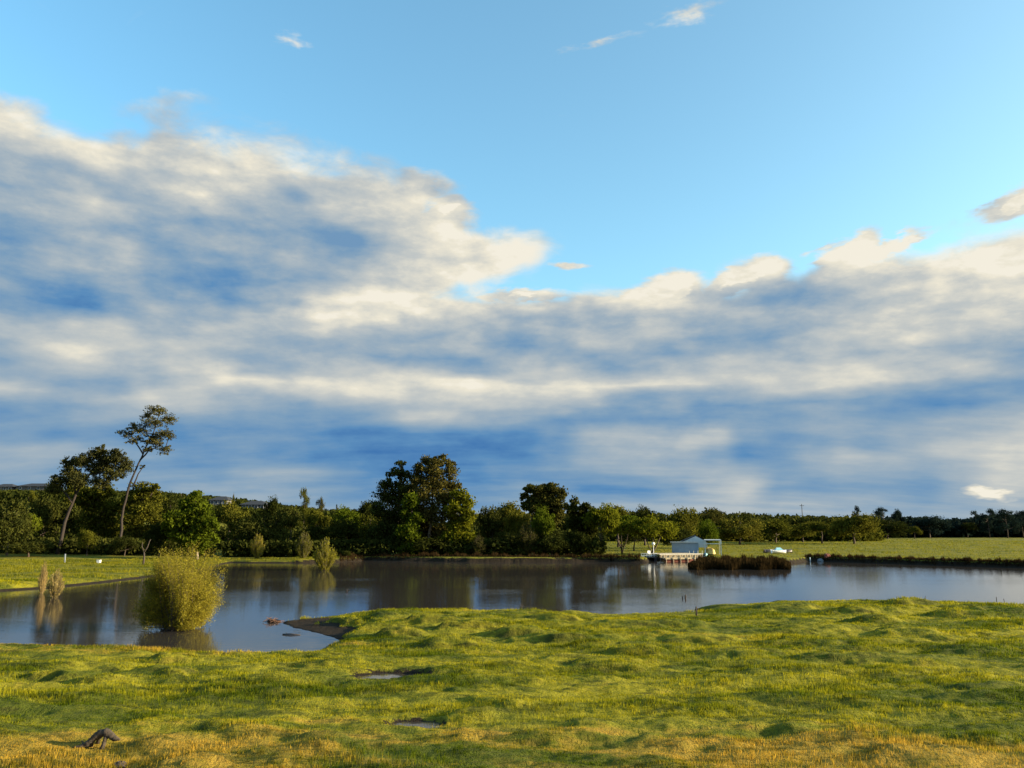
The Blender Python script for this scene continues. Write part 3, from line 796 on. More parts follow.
# dead snag left of the yellow willow bush
x0 = at(146, 118); z0 = hz(x0, 118)
sn = empty('dead_snag', (x0, 118, z0)); tag(sn, 'leafless forked dead stem behind the left side of the yellow willow bush', 'dead tree')
k = 118 / F
MB().tube([(0, 0, -.2), (.1, 0, 1.0), (0, 0, 2.0)], [.16, .13, .10], 7).tube([(0, 0, 1.9), (-.35, 0, 2.6), (-.3, 0, 3.2)], [.10, .07, .03], 6).tube([(.02, 0, 1.8), (.4, .1, 2.5), (.7, 0, 3.4), (.85, 0, 3.6)], [.11, .09, .07, .05], 6).build('trunk', M['wood_dark'], sn, True)

# ---- the yellow willow bush in the near water
rg = np.random.default_rng(77)
D0 = P(178, 629)[1]; x0 = at(178, D0, 629); k = D0 / F
root = empty('willow_bush', (x0, D0, -.05)); tag(root, 'large yellow-green willow bush standing alone in the near water', 'bush', Sb)
mb = MB(); L = []
def outline(theta):
    # radius of the bush in metres, by elevation angle (0 right, 90 up, 180 left), from its silhouette
    xs = [0, 15, 30, 45, 60, 75, 90, 105, 120, 135, 150, 165, 180]
    ys = [17, 26, 40, 52, 67, 78, 83, 76, 68, 58, 50, 42, 30]
    return np.interp(theta, xs, ys) * k
for q in range(560):
    th = 8 + 164 * rg.random(); ph = (rg.random() - .5) * 1.9
    rr = outline(th) * (.50 + .50 * rg.random() ** .6)
    e = R(th)
    tip = np.array([rr * math.cos(e) * math.cos(ph), rr * math.cos(e) * math.sin(ph) + .75 * rr * math.sin(ph) * math.sin(e), rr * math.sin(e)])
    b0 = np.array([rg.normal() * .35, rg.normal() * .3, 0])
    mid = b0 * .5 + tip * .5 + np.array([0, 0, .12 * rr * abs(math.cos(e)) + .1]) + rg.normal(size=3) * .1
    if rg.random() < .22 and th < 60: tip[2] -= .5 * rr * rg.random(); tip[2] = max(tip[2], .1)
    mb.tube([b0, mid, tip], [.022, .010, .003], 3, False)
    t = rg.random(150) ** .5
    pts = ((1 - t) ** 2)[:, None] * b0 + (2 * t * (1 - t))[:, None] * (2 * mid - (b0 + tip) / 2) + (t ** 2)[:, None] * tip
    pts += rg.normal(size=pts.shape) * np.array([.13, .13, .15])
    L.append(pts[pts[:, 2] > .12])
V, Fc, rd = leaves(np.vstack(L), .037, rg, 2.8)
mesh_obj('crown', V, Fc, M['twig'], root, rnd=rd)
mb.build('trunk', M['bark'], root)
mb = MB()
for q in range(7):
    a = q * .9; mb.tube([(rg.normal() * .15, rg.normal() * .15, -.3), (.35 * math.cos(a), .3 * math.sin(a), .45), (.9 * math.cos(a), .7 * math.sin(a), 1.3)], [.09, .07, .03], 6)
mb.build('stem', M['bark'], root, True)

# ---- far wood: one mass nobody could count, several ragged rows of leaf clumps with depth
def wood(name, label, xr, D, tops, seed, mat, depth=40, ncl=900, size=1.0, leaf=.9):
    rg = np.random.default_rng(seed); C = []; wgt = []
    tx = [t[0] for t in tops]; ty = [t[1] for t in tops]
    n = int(ncl)
    px = xr[0] + (xr[1] - xr[0]) * rg.random(n); dd = D + depth * rg.random(n)
    topy = np.interp(px, tx, ty) + 3.2 * (vnoise(px * .12, dd * .15, seed) - .2) + 1.6 * vnoise(px * .5, dd * .2, seed + 1)
    xs_ = np.array([at(a, b_, 530) for a, b_ in zip(px, dd)]); zs_ = height(xs_, dd)
    for a, b_, c_, x, z0 in zip(px, dd, topy, xs_, zs_):
        z1 = zat(a, c_, b_); h_ = max(3., z1 - z0)
        r_ = (2.2 + 2.2 * rg.random()) * size
        m_ = 46
        d = rg.normal(size=(m_, 3)); d /= np.linalg.norm(d, axis=1)[:, None]
        pts = d * np.array([r_, r_, h_ * .5]) * (rg.random((m_, 1)) ** .35)
        C.append(pts + np.array([x, b_, z0 + h_ * .5]))
    C = np.vstack(C)
    V, Fc, rd = leaves(C, leaf, rg, 1.4)
    return tag(mesh_obj(name, V, Fc, M[mat], rnd=rd), label, 'woods', kind='stuff')


wood('far_wood', 'dark distant wood behind the right-hand field reading as one mass', (860, 1120), 352,
     [(860, 516), (900, 515), (940, 517), (965, 518), (980, 515), (1000, 513), (1024, 512), (1120, 513)], 5, 'bluegreen', 60, 900, 1.2, 1.3)
wood('far_wood', 'low far wood along the skyline behind the boathouse and oaks', (470, 880), 330,
     [(470, 512), (560, 511), (620, 510), (660, 512), (700, 512), (740, 511), (780, 513), (840, 515), (880, 517)], 6, 'dark', 60, 1100, 1.1, 1.1)
wood('far_wood', 'dark wooded ridge along the skyline on the left half', (-90, 400), 300,
     [(-90, 488), (0, 489), (50, 490), (90, 498), (130, 501), (160, 501), (200, 503), (260, 507), (300, 509), (340, 508), (400, 509)], 7, 'dark', 110, 1300, 1.1, 1.1)
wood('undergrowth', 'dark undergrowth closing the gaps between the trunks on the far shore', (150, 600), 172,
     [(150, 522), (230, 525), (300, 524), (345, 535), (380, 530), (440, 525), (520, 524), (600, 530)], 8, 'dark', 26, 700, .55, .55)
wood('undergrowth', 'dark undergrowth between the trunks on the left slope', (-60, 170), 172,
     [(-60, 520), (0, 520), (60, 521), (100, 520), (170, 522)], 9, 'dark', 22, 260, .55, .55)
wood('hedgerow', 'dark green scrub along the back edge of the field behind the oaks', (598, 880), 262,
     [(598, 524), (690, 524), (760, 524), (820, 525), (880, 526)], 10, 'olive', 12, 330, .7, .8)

wood('undergrowth', 'dark undergrowth added for bank shade along the waterline below the middle trees', (228, 600), 145.5,
     [(228, 545), (250, 541), (300, 544), (330, 552), (350, 556), (374, 553), (390, 541), (470, 538), (530, 541), (600, 548)], 18, 'dark', 5, 520, .5, .42)  # leaf band added to darken the shaded strip of bank
wood('undergrowth', 'dark undergrowth added for tree shade behind the left lawn', (-60, 215), 146,
     [(-60, 532), (0, 540), (25, 531), (60, 543), (90, 538), (110, 548), (130, 540), (160, 549), (190, 538), (215, 545)], 19, 'dark', 8, 300, .5, .42)  # leaf band added in place of the tree shadows above the lit lawn

# ---- reeds beside the dock: a dark mass in the water
rg = np.random.default_rng(31)
n = 17000
px = 688 + 103 * rg.random(n); u = rg.random(n)
yb = 564.5 + 5.0 * u + .6 * np.sin(px * .2)
dx_ = (px - 512) / F; cy = (384 - yb) / F; t = H / -(SP + cy * CP); x = t * dx_; y = t * (CP - cy * SP)
end = sstep(688, 702, px) * sstep(792, 783, px)
hh = (1.0 + .8 * (vnoise(px * .25, u * 3, 5) - .3)) * (.25 + .95 * rg.random(n)) * (.35 + .65 * end)
yaw = rg.random(n) * 6.28; w = .03 + .035 * rg.random(n)
lx, ly = rg.normal(size=n) * .12 * hh, rg.normal(size=n) * .12 * hh
V = np.stack([np.stack([x - np.cos(yaw) * w, y - np.sin(yaw) * w, 0 * x - .1], 1), np.stack([x + np.cos(yaw) * w, y + np.sin(yaw) * w, 0 * x - .1], 1),
              np.stack([x + lx + np.cos(yaw) * w * .4, y + ly + np.sin(yaw) * w * .4, hh], 1), np.stack([x + lx - np.cos(yaw) * w * .4, y + ly, hh], 1)], 1).reshape(-1, 3)
tag(mesh_obj('reeds', V, np.arange(4 * n).reshape(n, 4), M['reed'], rnd=np.repeat(rg.random(n), 4)), 'dark red-brown reeds standing in the water below the boathouse', 'reeds', kind='stuff')
# dead rushes at the dark shoreline of the far bank
n = 16000
px = np.concatenate([805 + 250 * rg.random(n // 2), 340 + 300 * rg.random(n // 2)]); 
i_ = np.interp(px, [340, 365, 400, 600, 650, 810, 850, 900, 960, 1024, 1150], [562, 560.5, 561, 562, 562.5, 561, 562.5, 564, 566, 568, 571])
cy = (384 - (i_ - .8 * rg.random(n))) / F; t = H / -(SP + cy * CP); x = t * (px - 512) / F; y = t * (CP - cy * SP)
z = np.maximum(height(x, y), -.05)
hh = np.where(px > 700, .42, .5) * (.4 + .9 * rg.random(n)) * (.4 + 1.2 * vnoise(px * .3, 0 * px, 3)); yaw = rg.random(n) * 6.28; w = .05
V = np.stack([np.stack([x - np.cos(yaw) * w, y - np.sin(yaw) * w, z - .1], 1), np.stack([x + np.cos(yaw) * w, y + np.sin(yaw) * w, z - .1], 1),
              np.stack([x + rg.normal(size=n) * .08, y, z + hh], 1)], 1).reshape(-1, 3)
tag(mesh_obj('bank_rushes', V, np.arange(3 * n).reshape(n, 3), M['reed'], rnd=np.repeat(rg.random(n), 3)), 'dark dead rushes fringing the foot of the far bank', 'rushes', kind='stuff')


# ------------------------------------------------------------------ boathouse and dock
def X_(px, D): return at(px, D, 550)
DB = 150.0
def U(px): return X_(px, DB) - X_(672, DB)         # metres right of the left wall corner
zb = 1.10
gx = X_(672, DB)
bh = empty('boathouse', (gx, DB, zb), R(-11)); tag(bh, 'blue-grey boathouse with a pale gable and an open carport, standing behind the dock', 'boathouse')
w1 = U(698)
MB().box(0, 0, -1.0, w1, 6, 1.95).build('wall', M['bluegrey'], bh)
# gabled block behind
a0, a1, ap = U(682), U(707), U(696)
yb0 = 1.6
zg, zp_ = 1.95, 3.05
mb = MB().poly([(a0, yb0, 1.0), (a1, yb0, 1.0), (a1, yb0, zg), (ap, yb0, zp_), (a0, yb0, zg), (a0, yb0 + 6, 1.0), (a1, yb0 + 6, 1.0), (a1, yb0 + 6, zg), (ap, yb0 + 6, zp_), (a0, yb0 + 6, zg)],
               [(0, 1, 2, 3, 4), (9, 8, 7, 6, 5), (0, 4, 9, 5), (1, 6, 7, 2), (4, 3, 8, 9), (3, 2, 7, 8), (0, 5, 6, 1)])
gab = mb.build('gable', M['palegable'], bh)
def slab(p, q, y0, y1, th):
    (xa, za), (xb, zb_) = p, q
    return [(xa, y0, za), (xb, y0, zb_), (xb, y1, zb_), (xa, y1, za), (xa, y0, za + th), (xb, y0, zb_ + th), (xb, y1, zb_ + th), (xa, y1, za + th)], [(0, 3, 2, 1), (4, 5, 6, 7), (0, 1, 5, 4), (1, 2, 6, 5), (2, 3, 7, 6), (3, 0, 4, 7)]
mb = MB()
mb.poly(*slab((a0 - .5, zg - .15), (ap, zp_ + .02), yb0 + .05, yb0 + 6.3, .12)); mb.poly(*slab((ap, zp_ + .02), (a1 + .4, zg - .1), yb0 + .05, yb0 + 6.3, .12))
mb.box(-.25, -.25, 1.955, w1 + .12, yb0 - .01, 2.05)
mb.build('roof', M['roof_dark'], bh)
MB().box(-.27, -.29, 1.90, w1 + .14, -.255, 2.07).build('fascia', M['palegable'], bh)
for xa in (.6, 2.4):
    wn = MB().box(xa - .06, -.04, .85, xa + .96, -.003, .9).box(xa - .06, -.04, 1.5, xa + .96, -.003, 1.55).box(xa - .06, -.04, .9, xa, -.003, 1.5).box(xa + .9, -.04, .9, xa + .96, -.003, 1.5).box(xa + .43, -.035, .9, xa + .47, -.003, 1.5).build('window', M['bluegrey'], bh)
    MB().box(xa, -.02, .9, xa + .43, -.004, 1.5).box(xa + .47, -.02, .9, xa + .9, -.004, 1.5).build('pane', M['bluegrey'], wn)
c0, c1 = U(703.5), U(720)
cp = MB().box(c0, -.6, 2.28, c1, 4.4, 2.42).build('canopy', M['roof_grey'], bh)
MB().box(c0 - 1.0, -.75, 1.66, c1, -.62, 1.78).build('beam', M['palegable'], bh)
MB().box(c1 - .02, -.55, 1.8, c1 + .02, 4.3, 2.27).build('side_panel', M['bluegrey'], bh)
for xx, yy in ((c0 + .1, -.6), (c1 - .16, -.6), (c0 + .1, 4.2), (c1 - .16, 4.2)):
    MB().box(xx, yy + .01, -1.0, xx + .13, yy + .14, 2.279).build('post', M['palegable'], bh)
# things kept in the carport
cx = X_(711, DB); zt = zb
ct = empty('covered_boat', (cx, DB - .2, hz(cx, DB) ))
tag(ct, 'boat under a tan tarp at the front of the carport', 'covered boat')
zt0 = 6 - (6 - zb) - ct.location.z + 0.0
v_ = []; sec = [(-.9, .15), (-.8, .5), (-.62, .9), (0, 1.25), (.62, .9), (.8, .5), (.9, .15)]
ys = [(-1.2, .55), (-.6, .95), (.6, 1.05), (2.0, 1.0), (2.7, .8)]
for yy, s in ys:
    for a, b_ in sec: v_.append((a * s * .72, yy, b_ * (.6 + .4 * s) + .05))
ff = []
for q in range(4):
    for p in range(6): ff.append((q * 7 + p, q * 7 + p + 1, (q + 1) * 7 + p + 1, (q + 1) * 7 + p))
ff += [tuple(range(7))[::-1], tuple(28 + p for p in range(7))]
MB().poly(v_, ff).build('tarp', M['tarp'], ct, True)
MB().box(-.5, -.9, -.35, -.35, 2.4, .18).box(.35, -.9, -.35, .5, 2.4, .18).box(-.8, .5, -.2, .8, .62, .0).build('cradle', M['wood_dark'], ct)


def rowboat(loc, L_, W_, Hh, rz, mat, label, name='rowboat', cover=None, over=False):
    r_ = empty(name, loc, rz); tag(r_, label, 'boat', 'small boats on the right bank')
    n_ = 13; vs = []; fs = []
    for q in range(n_):
        t = q / (n_ - 1); xx = (t - .5) * L_; wid = W_ * .5 * (math.sin(math.pi * min(1, .16 + t * .84) ** .8) ** .6 if t < 1 else .02) ; wid = max(wid, .02)
        sh = Hh * (.9 + .25 * abs(2 * t - 1) ** 2)
        for a, z_ in ((-1, sh), (-.92, sh * .55), (-.6, .08), (0, 0), (.6, .08), (.92, sh * .55), (1, sh), (.9, sh), (.5, .14), (0, .1), (-.5, .14), (-.9, sh)):
            vs.append((xx, a * wid, (z_ if not over else Hh * 1.15 - z_)))
    for q in range(n_ - 1):
        for p in range(12): fs.append((q * 12 + p, q * 12 + (p + 1) % 12, (q + 1) * 12 + (p + 1) % 12, (q + 1) * 12 + p))
    fs += [tuple(range(12)), tuple((n_ - 1) * 12 + p for p in range(12))[::-1]]
    MB().poly(vs, fs).build('hull', mat, r_, True)
    if not over:
        for xx in (-.22 * L_, .12 * L_): MB().box(xx, -W_ * .40, Hh * .62, xx + .25, W_ * .40, Hh * .67).build('seat', M['wood_grey'], r_)
    if cover:
        MB().poly([(-.28 * L_, -W_ * .42, Hh), (.24 * L_, -W_ * .42, Hh), (.24 * L_, W_ * .42, Hh), (-.28 * L_, W_ * .42, Hh), (-.16 * L_, 0, Hh * 1.8), (.1 * L_, 0, Hh * 1.8)],
                  [(0, 1, 5, 4), (2, 3, 4, 5), (1, 2, 5), (3, 0, 4), (0, 3, 2, 1)]).build('cover', cover, r_)
    return r_


xx = X_(704.5, 149); tag(rowboat((xx, 149.2, hz(xx, 149) + .5), 3.2, 1.3, .55, R(70), M['boat_blue'], 'pale blue rowboat on a rack between the boathouse wall and the tan tarp'), group='small boats by the boathouse')
Db = 152.0
for px, D, L_, mt, cov, lab, ov in ((770, 160, 2.4, 'boat_dark', None, 'dark upturned rowboat, left of the pale blue covered boat', True),
                                   (779, 158, 3.0, 'white', 'boat_blue', 'white boat with a pale blue cover between two dark upturned boats', False),
                                   (787.5, 160, 1.9, 'boat_dark', None, 'dark upturned rowboat, right of the pale blue covered boat', True)):
    x = X_(px, D); rowboat((x, D, hz(x, D) + .02), L_, 1.3, .62, R(4), M[mt], lab, cover=M[cov] if cov else None, over=ov)

# dock: long pale deck with a lower landing, rails and piles
DD = 142.0
dx0 = X_(658, DD); Wk = X_(704, DD) - dx0
dk = empty('dock', (dx0, DD - 1.2, 0), R(13)); tag(dk, 'long pale dock with a white edge and a lower landing before the boathouse', 'dock')
mb = MB()
nb_ = 46
for q in range(nb_):
    a = q * Wk / nb_; mb.box(a, -.1, 1.12, a + Wk / nb_ - .02, 6.6, 1.18)
mb.build('deck', M['wood_pale'], dk)
MB().box(-.05, -.20, 1.10, Wk + .1, -.105, 1.28).build('edge_beam', M['offwhite'], dk)
MB().box(.05, -.14, .62, Wk, -.11, 1.095).build('skirt', M['wood_pale'], dk)
for q in range(9):
    a = .1 + q * (Wk - .3) / 8
    MB().tube([(a, -.30, -1.2), (a, -.30, 1.09)], [.08, .075], 8).build('pile', M['wood_grey'], dk)
for q in range(4):
    a = Wk * .70 + q * Wk * .1
    MB().box(a - .03, -.04, 1.19, a + .03, .02, 1.75).build('rail_post', M['offwhite'], dk)
lw = Wk * .72
MB().box(.1, -2.0, .54, lw, -.40, .64).build('landing', M['wood_pale'], dk)
MB().box(.05, -2.06, .40, lw + .05, -2.005, .66).build('landing_edge', M['wood_pale'], dk)
MB().box(.3, -1.7, .02, lw - .3, -1.64, .539).build('landing_skirt', M['red'], dk)
for q in range(5):
    a = .3 + q * (lw - .5) / 4
    MB().tube([(a, -2.16, -1.2), (a, -2.16, .85)], [.07, .065], 8).build('pile', M['wood_pale'], dk)
# floating platform left of the dock
DF = 142.5
fx = X_(641, DF); fw = X_(657, DF) - fx
fl = empty('floating_platform', (fx, DF, 0)); tag(fl, 'small grey floating platform with white railings under the dockside willow', 'platform')
MB().box(0, 0, .55, fw, 3, .70).build('deck', M['wood_grey'], fl)
for a_, b_ in ((.1, .8), (fw - .5, fw - .05)): MB().box(a_, .1, -.2, b_, 2.8, .54).build('float', M['boat_dark'], fl)
for q in range(7):
    a = .03 + q * (fw - .1) / 6
    MB().box(a, .02, .705, a + .06, .08, 1.30).build('rail_post', M['white'], fl)
for zz in (.9, 1.25): MB().box(0, -.02, zz, fw, .015, zz + .07).build('rail', M['white'], fl)
MB().tube([(0.1, -.05, .72), (fw * .5, -.05, 1.22)], [.03, .03], 5).tube([(fw * .5, -.05, .72), (fw - .1, -.05, 1.22)], [.03, .03], 5).build('brace', M['white'], fl)
# life ring board and pale lamp globe on posts on the platform
x = X_(652, 146)
lp = empty('globe_lamp', (X_(653.5, 143.8), 143.8, .70)); tag(lp, 'white globe lamp on a short post over the floating platform', 'lamp')
MB().tube([(0, 0, 0), (0, 0, 1.95)], [.05, .05], 8).build('post', M['white'], lp)
mb = MB(); mb.tube([(0, 0, 1.94), (0, 0, 2.0), (0, 0, 2.12), (0, 0, 2.3), (0, 0, 2.42), (0, 0, 2.48)], [.08, .2, .28, .28, .18, .04], 12); mb.build('globe', M['white'], lp, True)
dc = empty('deck_chair', (X_(650, 143.5), 143.9, .70), R(20)); tag(dc, 'white chair beside the globe lamp on the floating platform', 'chair')
MB().box(-.28, -.28, .40, .28, .28, .45).build('seat', M['white'], dc)
MB().box(-.28, .24, .46, .28, .29, 1.0).build('backrest', M['white'], dc)
for sx in (-.26, .2):
    for sy in (-.26, .2): MB().box(sx, sy, 0, sx + .05, sy + .05, .399).build('leg', M['white'], dc)


# ------------------------------------------------------------------ houses on the ridge
def house(px, D, top, wpx, label, hip=True):
    x = at(px, D); k = D / F; w = wpx * k; zt = zat(px, top, D); z0 = zt - 6.2
    z0 = zt - 4.6
    r_ = empty('house', (x, D, z0)); tag(r_, label, 'house', 'houses on the left ridge')
    d = 9.0; e = 3.0; hw = w / 2
    MB().box(-hw, 0, -6, hw, d, e).build('wall', M['wall_pale'], r_)
    o_ = .7; rp = hw * .45 if hip else hw + o_
    MB().poly([(-hw - o_, -o_, e - .15), (hw + o_, -o_, e - .15), (hw + o_, d + o_, e - .15), (-hw - o_, d + o_, e - .15), (-rp, d / 2, 4.6), (rp, d / 2, 4.6)],
              [(0, 1, 5, 4), (2, 3, 4, 5), (1, 2, 5), (3, 0, 4), (0, 3, 2, 1)]).build('roof', M['roof_dark'], r_)
    for q in range(4):
        a = -hw + w * (q + .5) / 4 - .6
        f_ = MB().box(a - .1, -.06, 1.2, a + 1.3, -.003, 2.7).build('window', M['white'], r_)
        MB().box(a, -.08, 1.3, a + 1.2, -.062, 2.6).build('pane', M['glass'], f_)
    return r_


house(217, 345, 496, 17, 'low house with a dark hipped roof on the ridge, left of the small cone-shaped tree')
house(252, 345, 500.5, 24, 'wider low dark-roofed house on the ridge, right of the small cone-shaped tree')
house(-2, 430, 483.5, 20, 'dark-roofed house on the ridge, cut by the left edge of the photo')
house(30, 430, 483, 36, 'long dark-roofed house on the ridge left of the leaning dark pine')


# ------------------------------------------------------------------ small things
def post(px, py, hpx, r_, mat, label, lean=0, name='wooden_post', z=None, cat='post', grp=None):
    zz = z if z is not None else .45
    x, y = P(px, py, zz); zz = hz(x, y) if z is None else z
    hh = hpx * y / F; q = empty(name, (x, y, zz)); tag(q, label, cat, grp)
    pts = [(0, 0, -.25), (lean * .3, 0, hh * .5), (lean, 0, hh)]
    MB().tube(pts, [r_ * 1.1, r_, r_ * .92], 9).build('shaft', mat, q, True)
    mb = MB().tube([(lean, 0, hh - .002), (lean, 0, hh + .03)], [r_ * .95, r_ * .6], 9).build('cap', mat, q, True)
    return q


post(696.5, 615.5, 8.5, .055, M['wood_dark'], 'dark wooden post on the near shore by the small inlet')
post(925, 600, 5, .022, M['wood_dark'], 'thin dark stake on the shore near the right side', .05, grp='thin stakes', cat='stake', name='stake')
post(997, 604, 8, .025, M['wood_dark'], 'left and taller of two thin stakes at the right end of the near shore', .0, grp='thin stakes', cat='stake', name='stake')
post(1005, 605, 6, .022, M['wood_dark'], 'right and shorter of two thin stakes at the right end of the near shore', -.05, grp='thin stakes', cat='stake', name='stake')
post(682.5, 599, 2.6, .04, M['wood_dark'], 'left stub of a pair poking out of the water above the wooden post', .0, z=-.02, grp='stubs in the water', cat='stake', name='stake')
post(685.5, 599, 3.6, .06, M['wood_dark'], 'right and thicker stub of a pair poking out of the water above the wooden post', .0, z=-.02, grp='stubs in the water', cat='stake', name='stake')
x = at(68, 120); q = empty('marker_post', (x, 120, hz(x, 120))); tag(q, 'grey marker post on the left lawn', 'post')
MB().tube([(0, 0, -.2), (0, 0, 1.3)], [.12, .11], 8).build('shaft', M['rockgrey'], q, True)
x = at(808, 141); q = empty('marker_post', (x, 141, hz(x, 141))); tag(q, 'white marker post on the right bank where the dark bank begins', 'post')
MB().tube([(0, 0, -.2), (0, 0, .75)], [.09, .08], 8).build('shaft', M['white'], q, True)
x = at(102, 121); q = empty('utility_box', (x, 121, hz(x, 121))); tag(q, 'small white box on the left lawn in front of the low pale bush', 'box')
MB().box(-.26, -.2, -.1, .26, .2, .42).build('body', M['white'], q, bevel=.04); MB().box(-.30, -.24, .425, .30, .24, .47).build('lid', M['white'], q, bevel=.02)
x = at(803, 600); q = empty('power_pole', (x, 600, hz(x, 600))); tag(q, 'distant power pole with a crossarm above the oaks', 'power pole')
hp = zat(803, 504, 600) - hz(x, 600)
MB().tube([(0, 0, -.5), (0, 0, hp)], [.30, .22], 8).build('shaft', M['wood_dark'], q); MB().box(-1.6, -.12, hp - 1.4, 1.6, .12, hp - 1.1).build('crossarm', M['wood_dark'], q)


def boulder(px, py, wpx, hpx, mat, label, seed, z=.45, name='boulder', D=None, grp=None, arch=False):
    rg = np.random.default_rng(seed)
    if D: x, y = at(px, D), D
    else: x, y = P(px, py, z)
    zz = hz(x, y); w = wpx * y / F / 2; h_ = hpx * y / F
    vs = []; fs = []; n1_, n2_ = 9, 14
    for i_ in range(n1_ + 1):
        th = math.pi * i_ / n1_
        for j_ in range(n2_):
            ph = 2 * math.pi * j_ / n2_
            r0 = 1 + .5 * (vnoise(np.array([3 * math.sin(th) * math.cos(ph) + seed]), np.array([3 * math.sin(th) * math.sin(ph) + 2 * math.cos(th)]), seed)[0] - .5)
            vs.append((w * r0 * math.sin(th) * math.cos(ph), w * .7 * r0 * math.sin(th) * math.sin(ph), h_ * .35 + h_ * .7 * r0 * math.cos(th)))
    for i_ in range(n1_):
        for j_ in range(n2_): fs.append((i_ * n2_ + j_, (i_ + 1) * n2_ + j_, (i_ + 1) * n2_ + (j_ + 1) % n2_, i_ * n2_ + (j_ + 1) % n2_))
    o = MB().poly(vs, fs).build(name, mat, None, False); o.location = (x, y, zz)
    return tag(o, label, 'rock', grp)


boulder(818, 0, 6, 3.5, M['rockgrey'], 'grey boulder on top of the dark right bank, beside the brown one', 3, D=140)
boulder(825, 0, 6, 4, M['red'], 'brown boulder on top of the dark right bank, right of the grey one', 4, D=140)
boulder(120, 764, 13, 6, M['deadwood'], 'dark round clod at the bottom edge, just below the arched driftwood', 9, z=.5)

# arched weathered root in the dry grass
x, y = P(100, 748, .5); zz = hz(x, y); k = y / F
q = empty('driftwood', (x, y, zz + .02)); tag(q, 'weathered dark arched piece of driftwood on the dry grass at lower left', 'driftwood')
rg = np.random.default_rng(6)
mb = MB()
base_ = np.array([(-24 * k, -.1, .03), (-17 * k, -.05, .04), (-11 * k, 0, .10), (-7 * k, .03, .22), (-2 * k, .05, .33), (3 * k, .05, .35), (8 * k, .03, .30), (13 * k, 0, .22), (19 * k, -.03, .21)])
tt = np.linspace(0, 8, 33); bp_ = np.stack([np.interp(tt, range(9), base_[:, c_]) for c_ in range(3)], 1) + rg.normal(size=(33, 3)) * .005
br_ = np.interp(tt, range(9), [.02, .05, .08, .085, .09, .10, .095, .07, .015]) * (.90 + .2 * rg.random(33))
mb.tube(bp_, br_, 11)
mb.tube([(5 * k, .02, .30), (4.6 * k, -.03, .20), (4.0 * k, -.06, .08), (3 * k, -.1, -.04)], [.07, .05, .055, .06], 8)
mb.tube([(-7 * k, .03, .22), (-9 * k, .06, .12), (-10 * k, .1, -.03)], [.05, .045, .04], 6)
mb.tube([(-15 * k, -.04, .06), (-18 * k, .06, .13), (-20 * k, .1, .15)], [.03, .018, .006], 6)
mb.build('trunk', M['deadwood'], q, True)
MB().tube([(0, .05, .32), (-6 * k, .22, .16), (-9 * k, .3, -.03)], [.06, .05, .04], 8).build('root', M['deadwood'], q, True)

# floating debris
x, y = P(272, 622); q = empty('floating_debris', (x, y, 0)); tag(q, 'small red-brown heap of twigs floating left of the grassy spit', 'debris')
rg = np.random.default_rng(4); mb = MB()
for i_ in range(60):
    a = rg.normal(size=3) * np.array([.28, .2, .05]); b_ = rg.normal(size=3) * np.array([.3, .2, .12]); a[2] = abs(a[2]); b_[2] = abs(b_[2])
    mb.tube([a, (a + b_) / 2 + (0, 0, .04), b_], [.02, .018, .01], 4)
mb.build('twigs', M['twigs'], q)
x, y = P(291, 635); q = empty('floating_branch', (x, y, 0)); tag(q, 'thin branch floating beside the grassy spit, nearer than the heap of twigs', 'branch')
mb = MB(); mb.tube([(-.5, .1, .03), (0, 0, .05), (.55, -.08, .02)], [.03, .04, .015], 6); mb.tube([(-.2, .05, .04), (-.35, .2, .12)], [.02, .008], 5); mb.build('stem', M['wood_dark'], q, True)
# dry weeds on the shoreline of the spit
for px, py, hp, lab in ((521, 608, 7, 'dry forked weed on the far edge of the grassy spit'), (347, 592, 4, 'twig poking out of the water left of the middle clump reflection')):
    x, y = P(px, py, .45 if py > 600 else 0); zz = hz(x, y) if py > 600 else -.05; hh = hp * y / F
    q = empty('dry_weed', (x, y, zz)); tag(q, lab, 'weed'); mb = MB()
    for a in (-.35, -.1, .15, .4): mb.tube([(0, 0, -.05), (a * .4 * hh, 0, hh * .5), (a * hh, .05, hh * (1 - abs(a) * .5))], [.018, .014, .006], 4)
    mb.build('stem', M['wood_dark'], q)

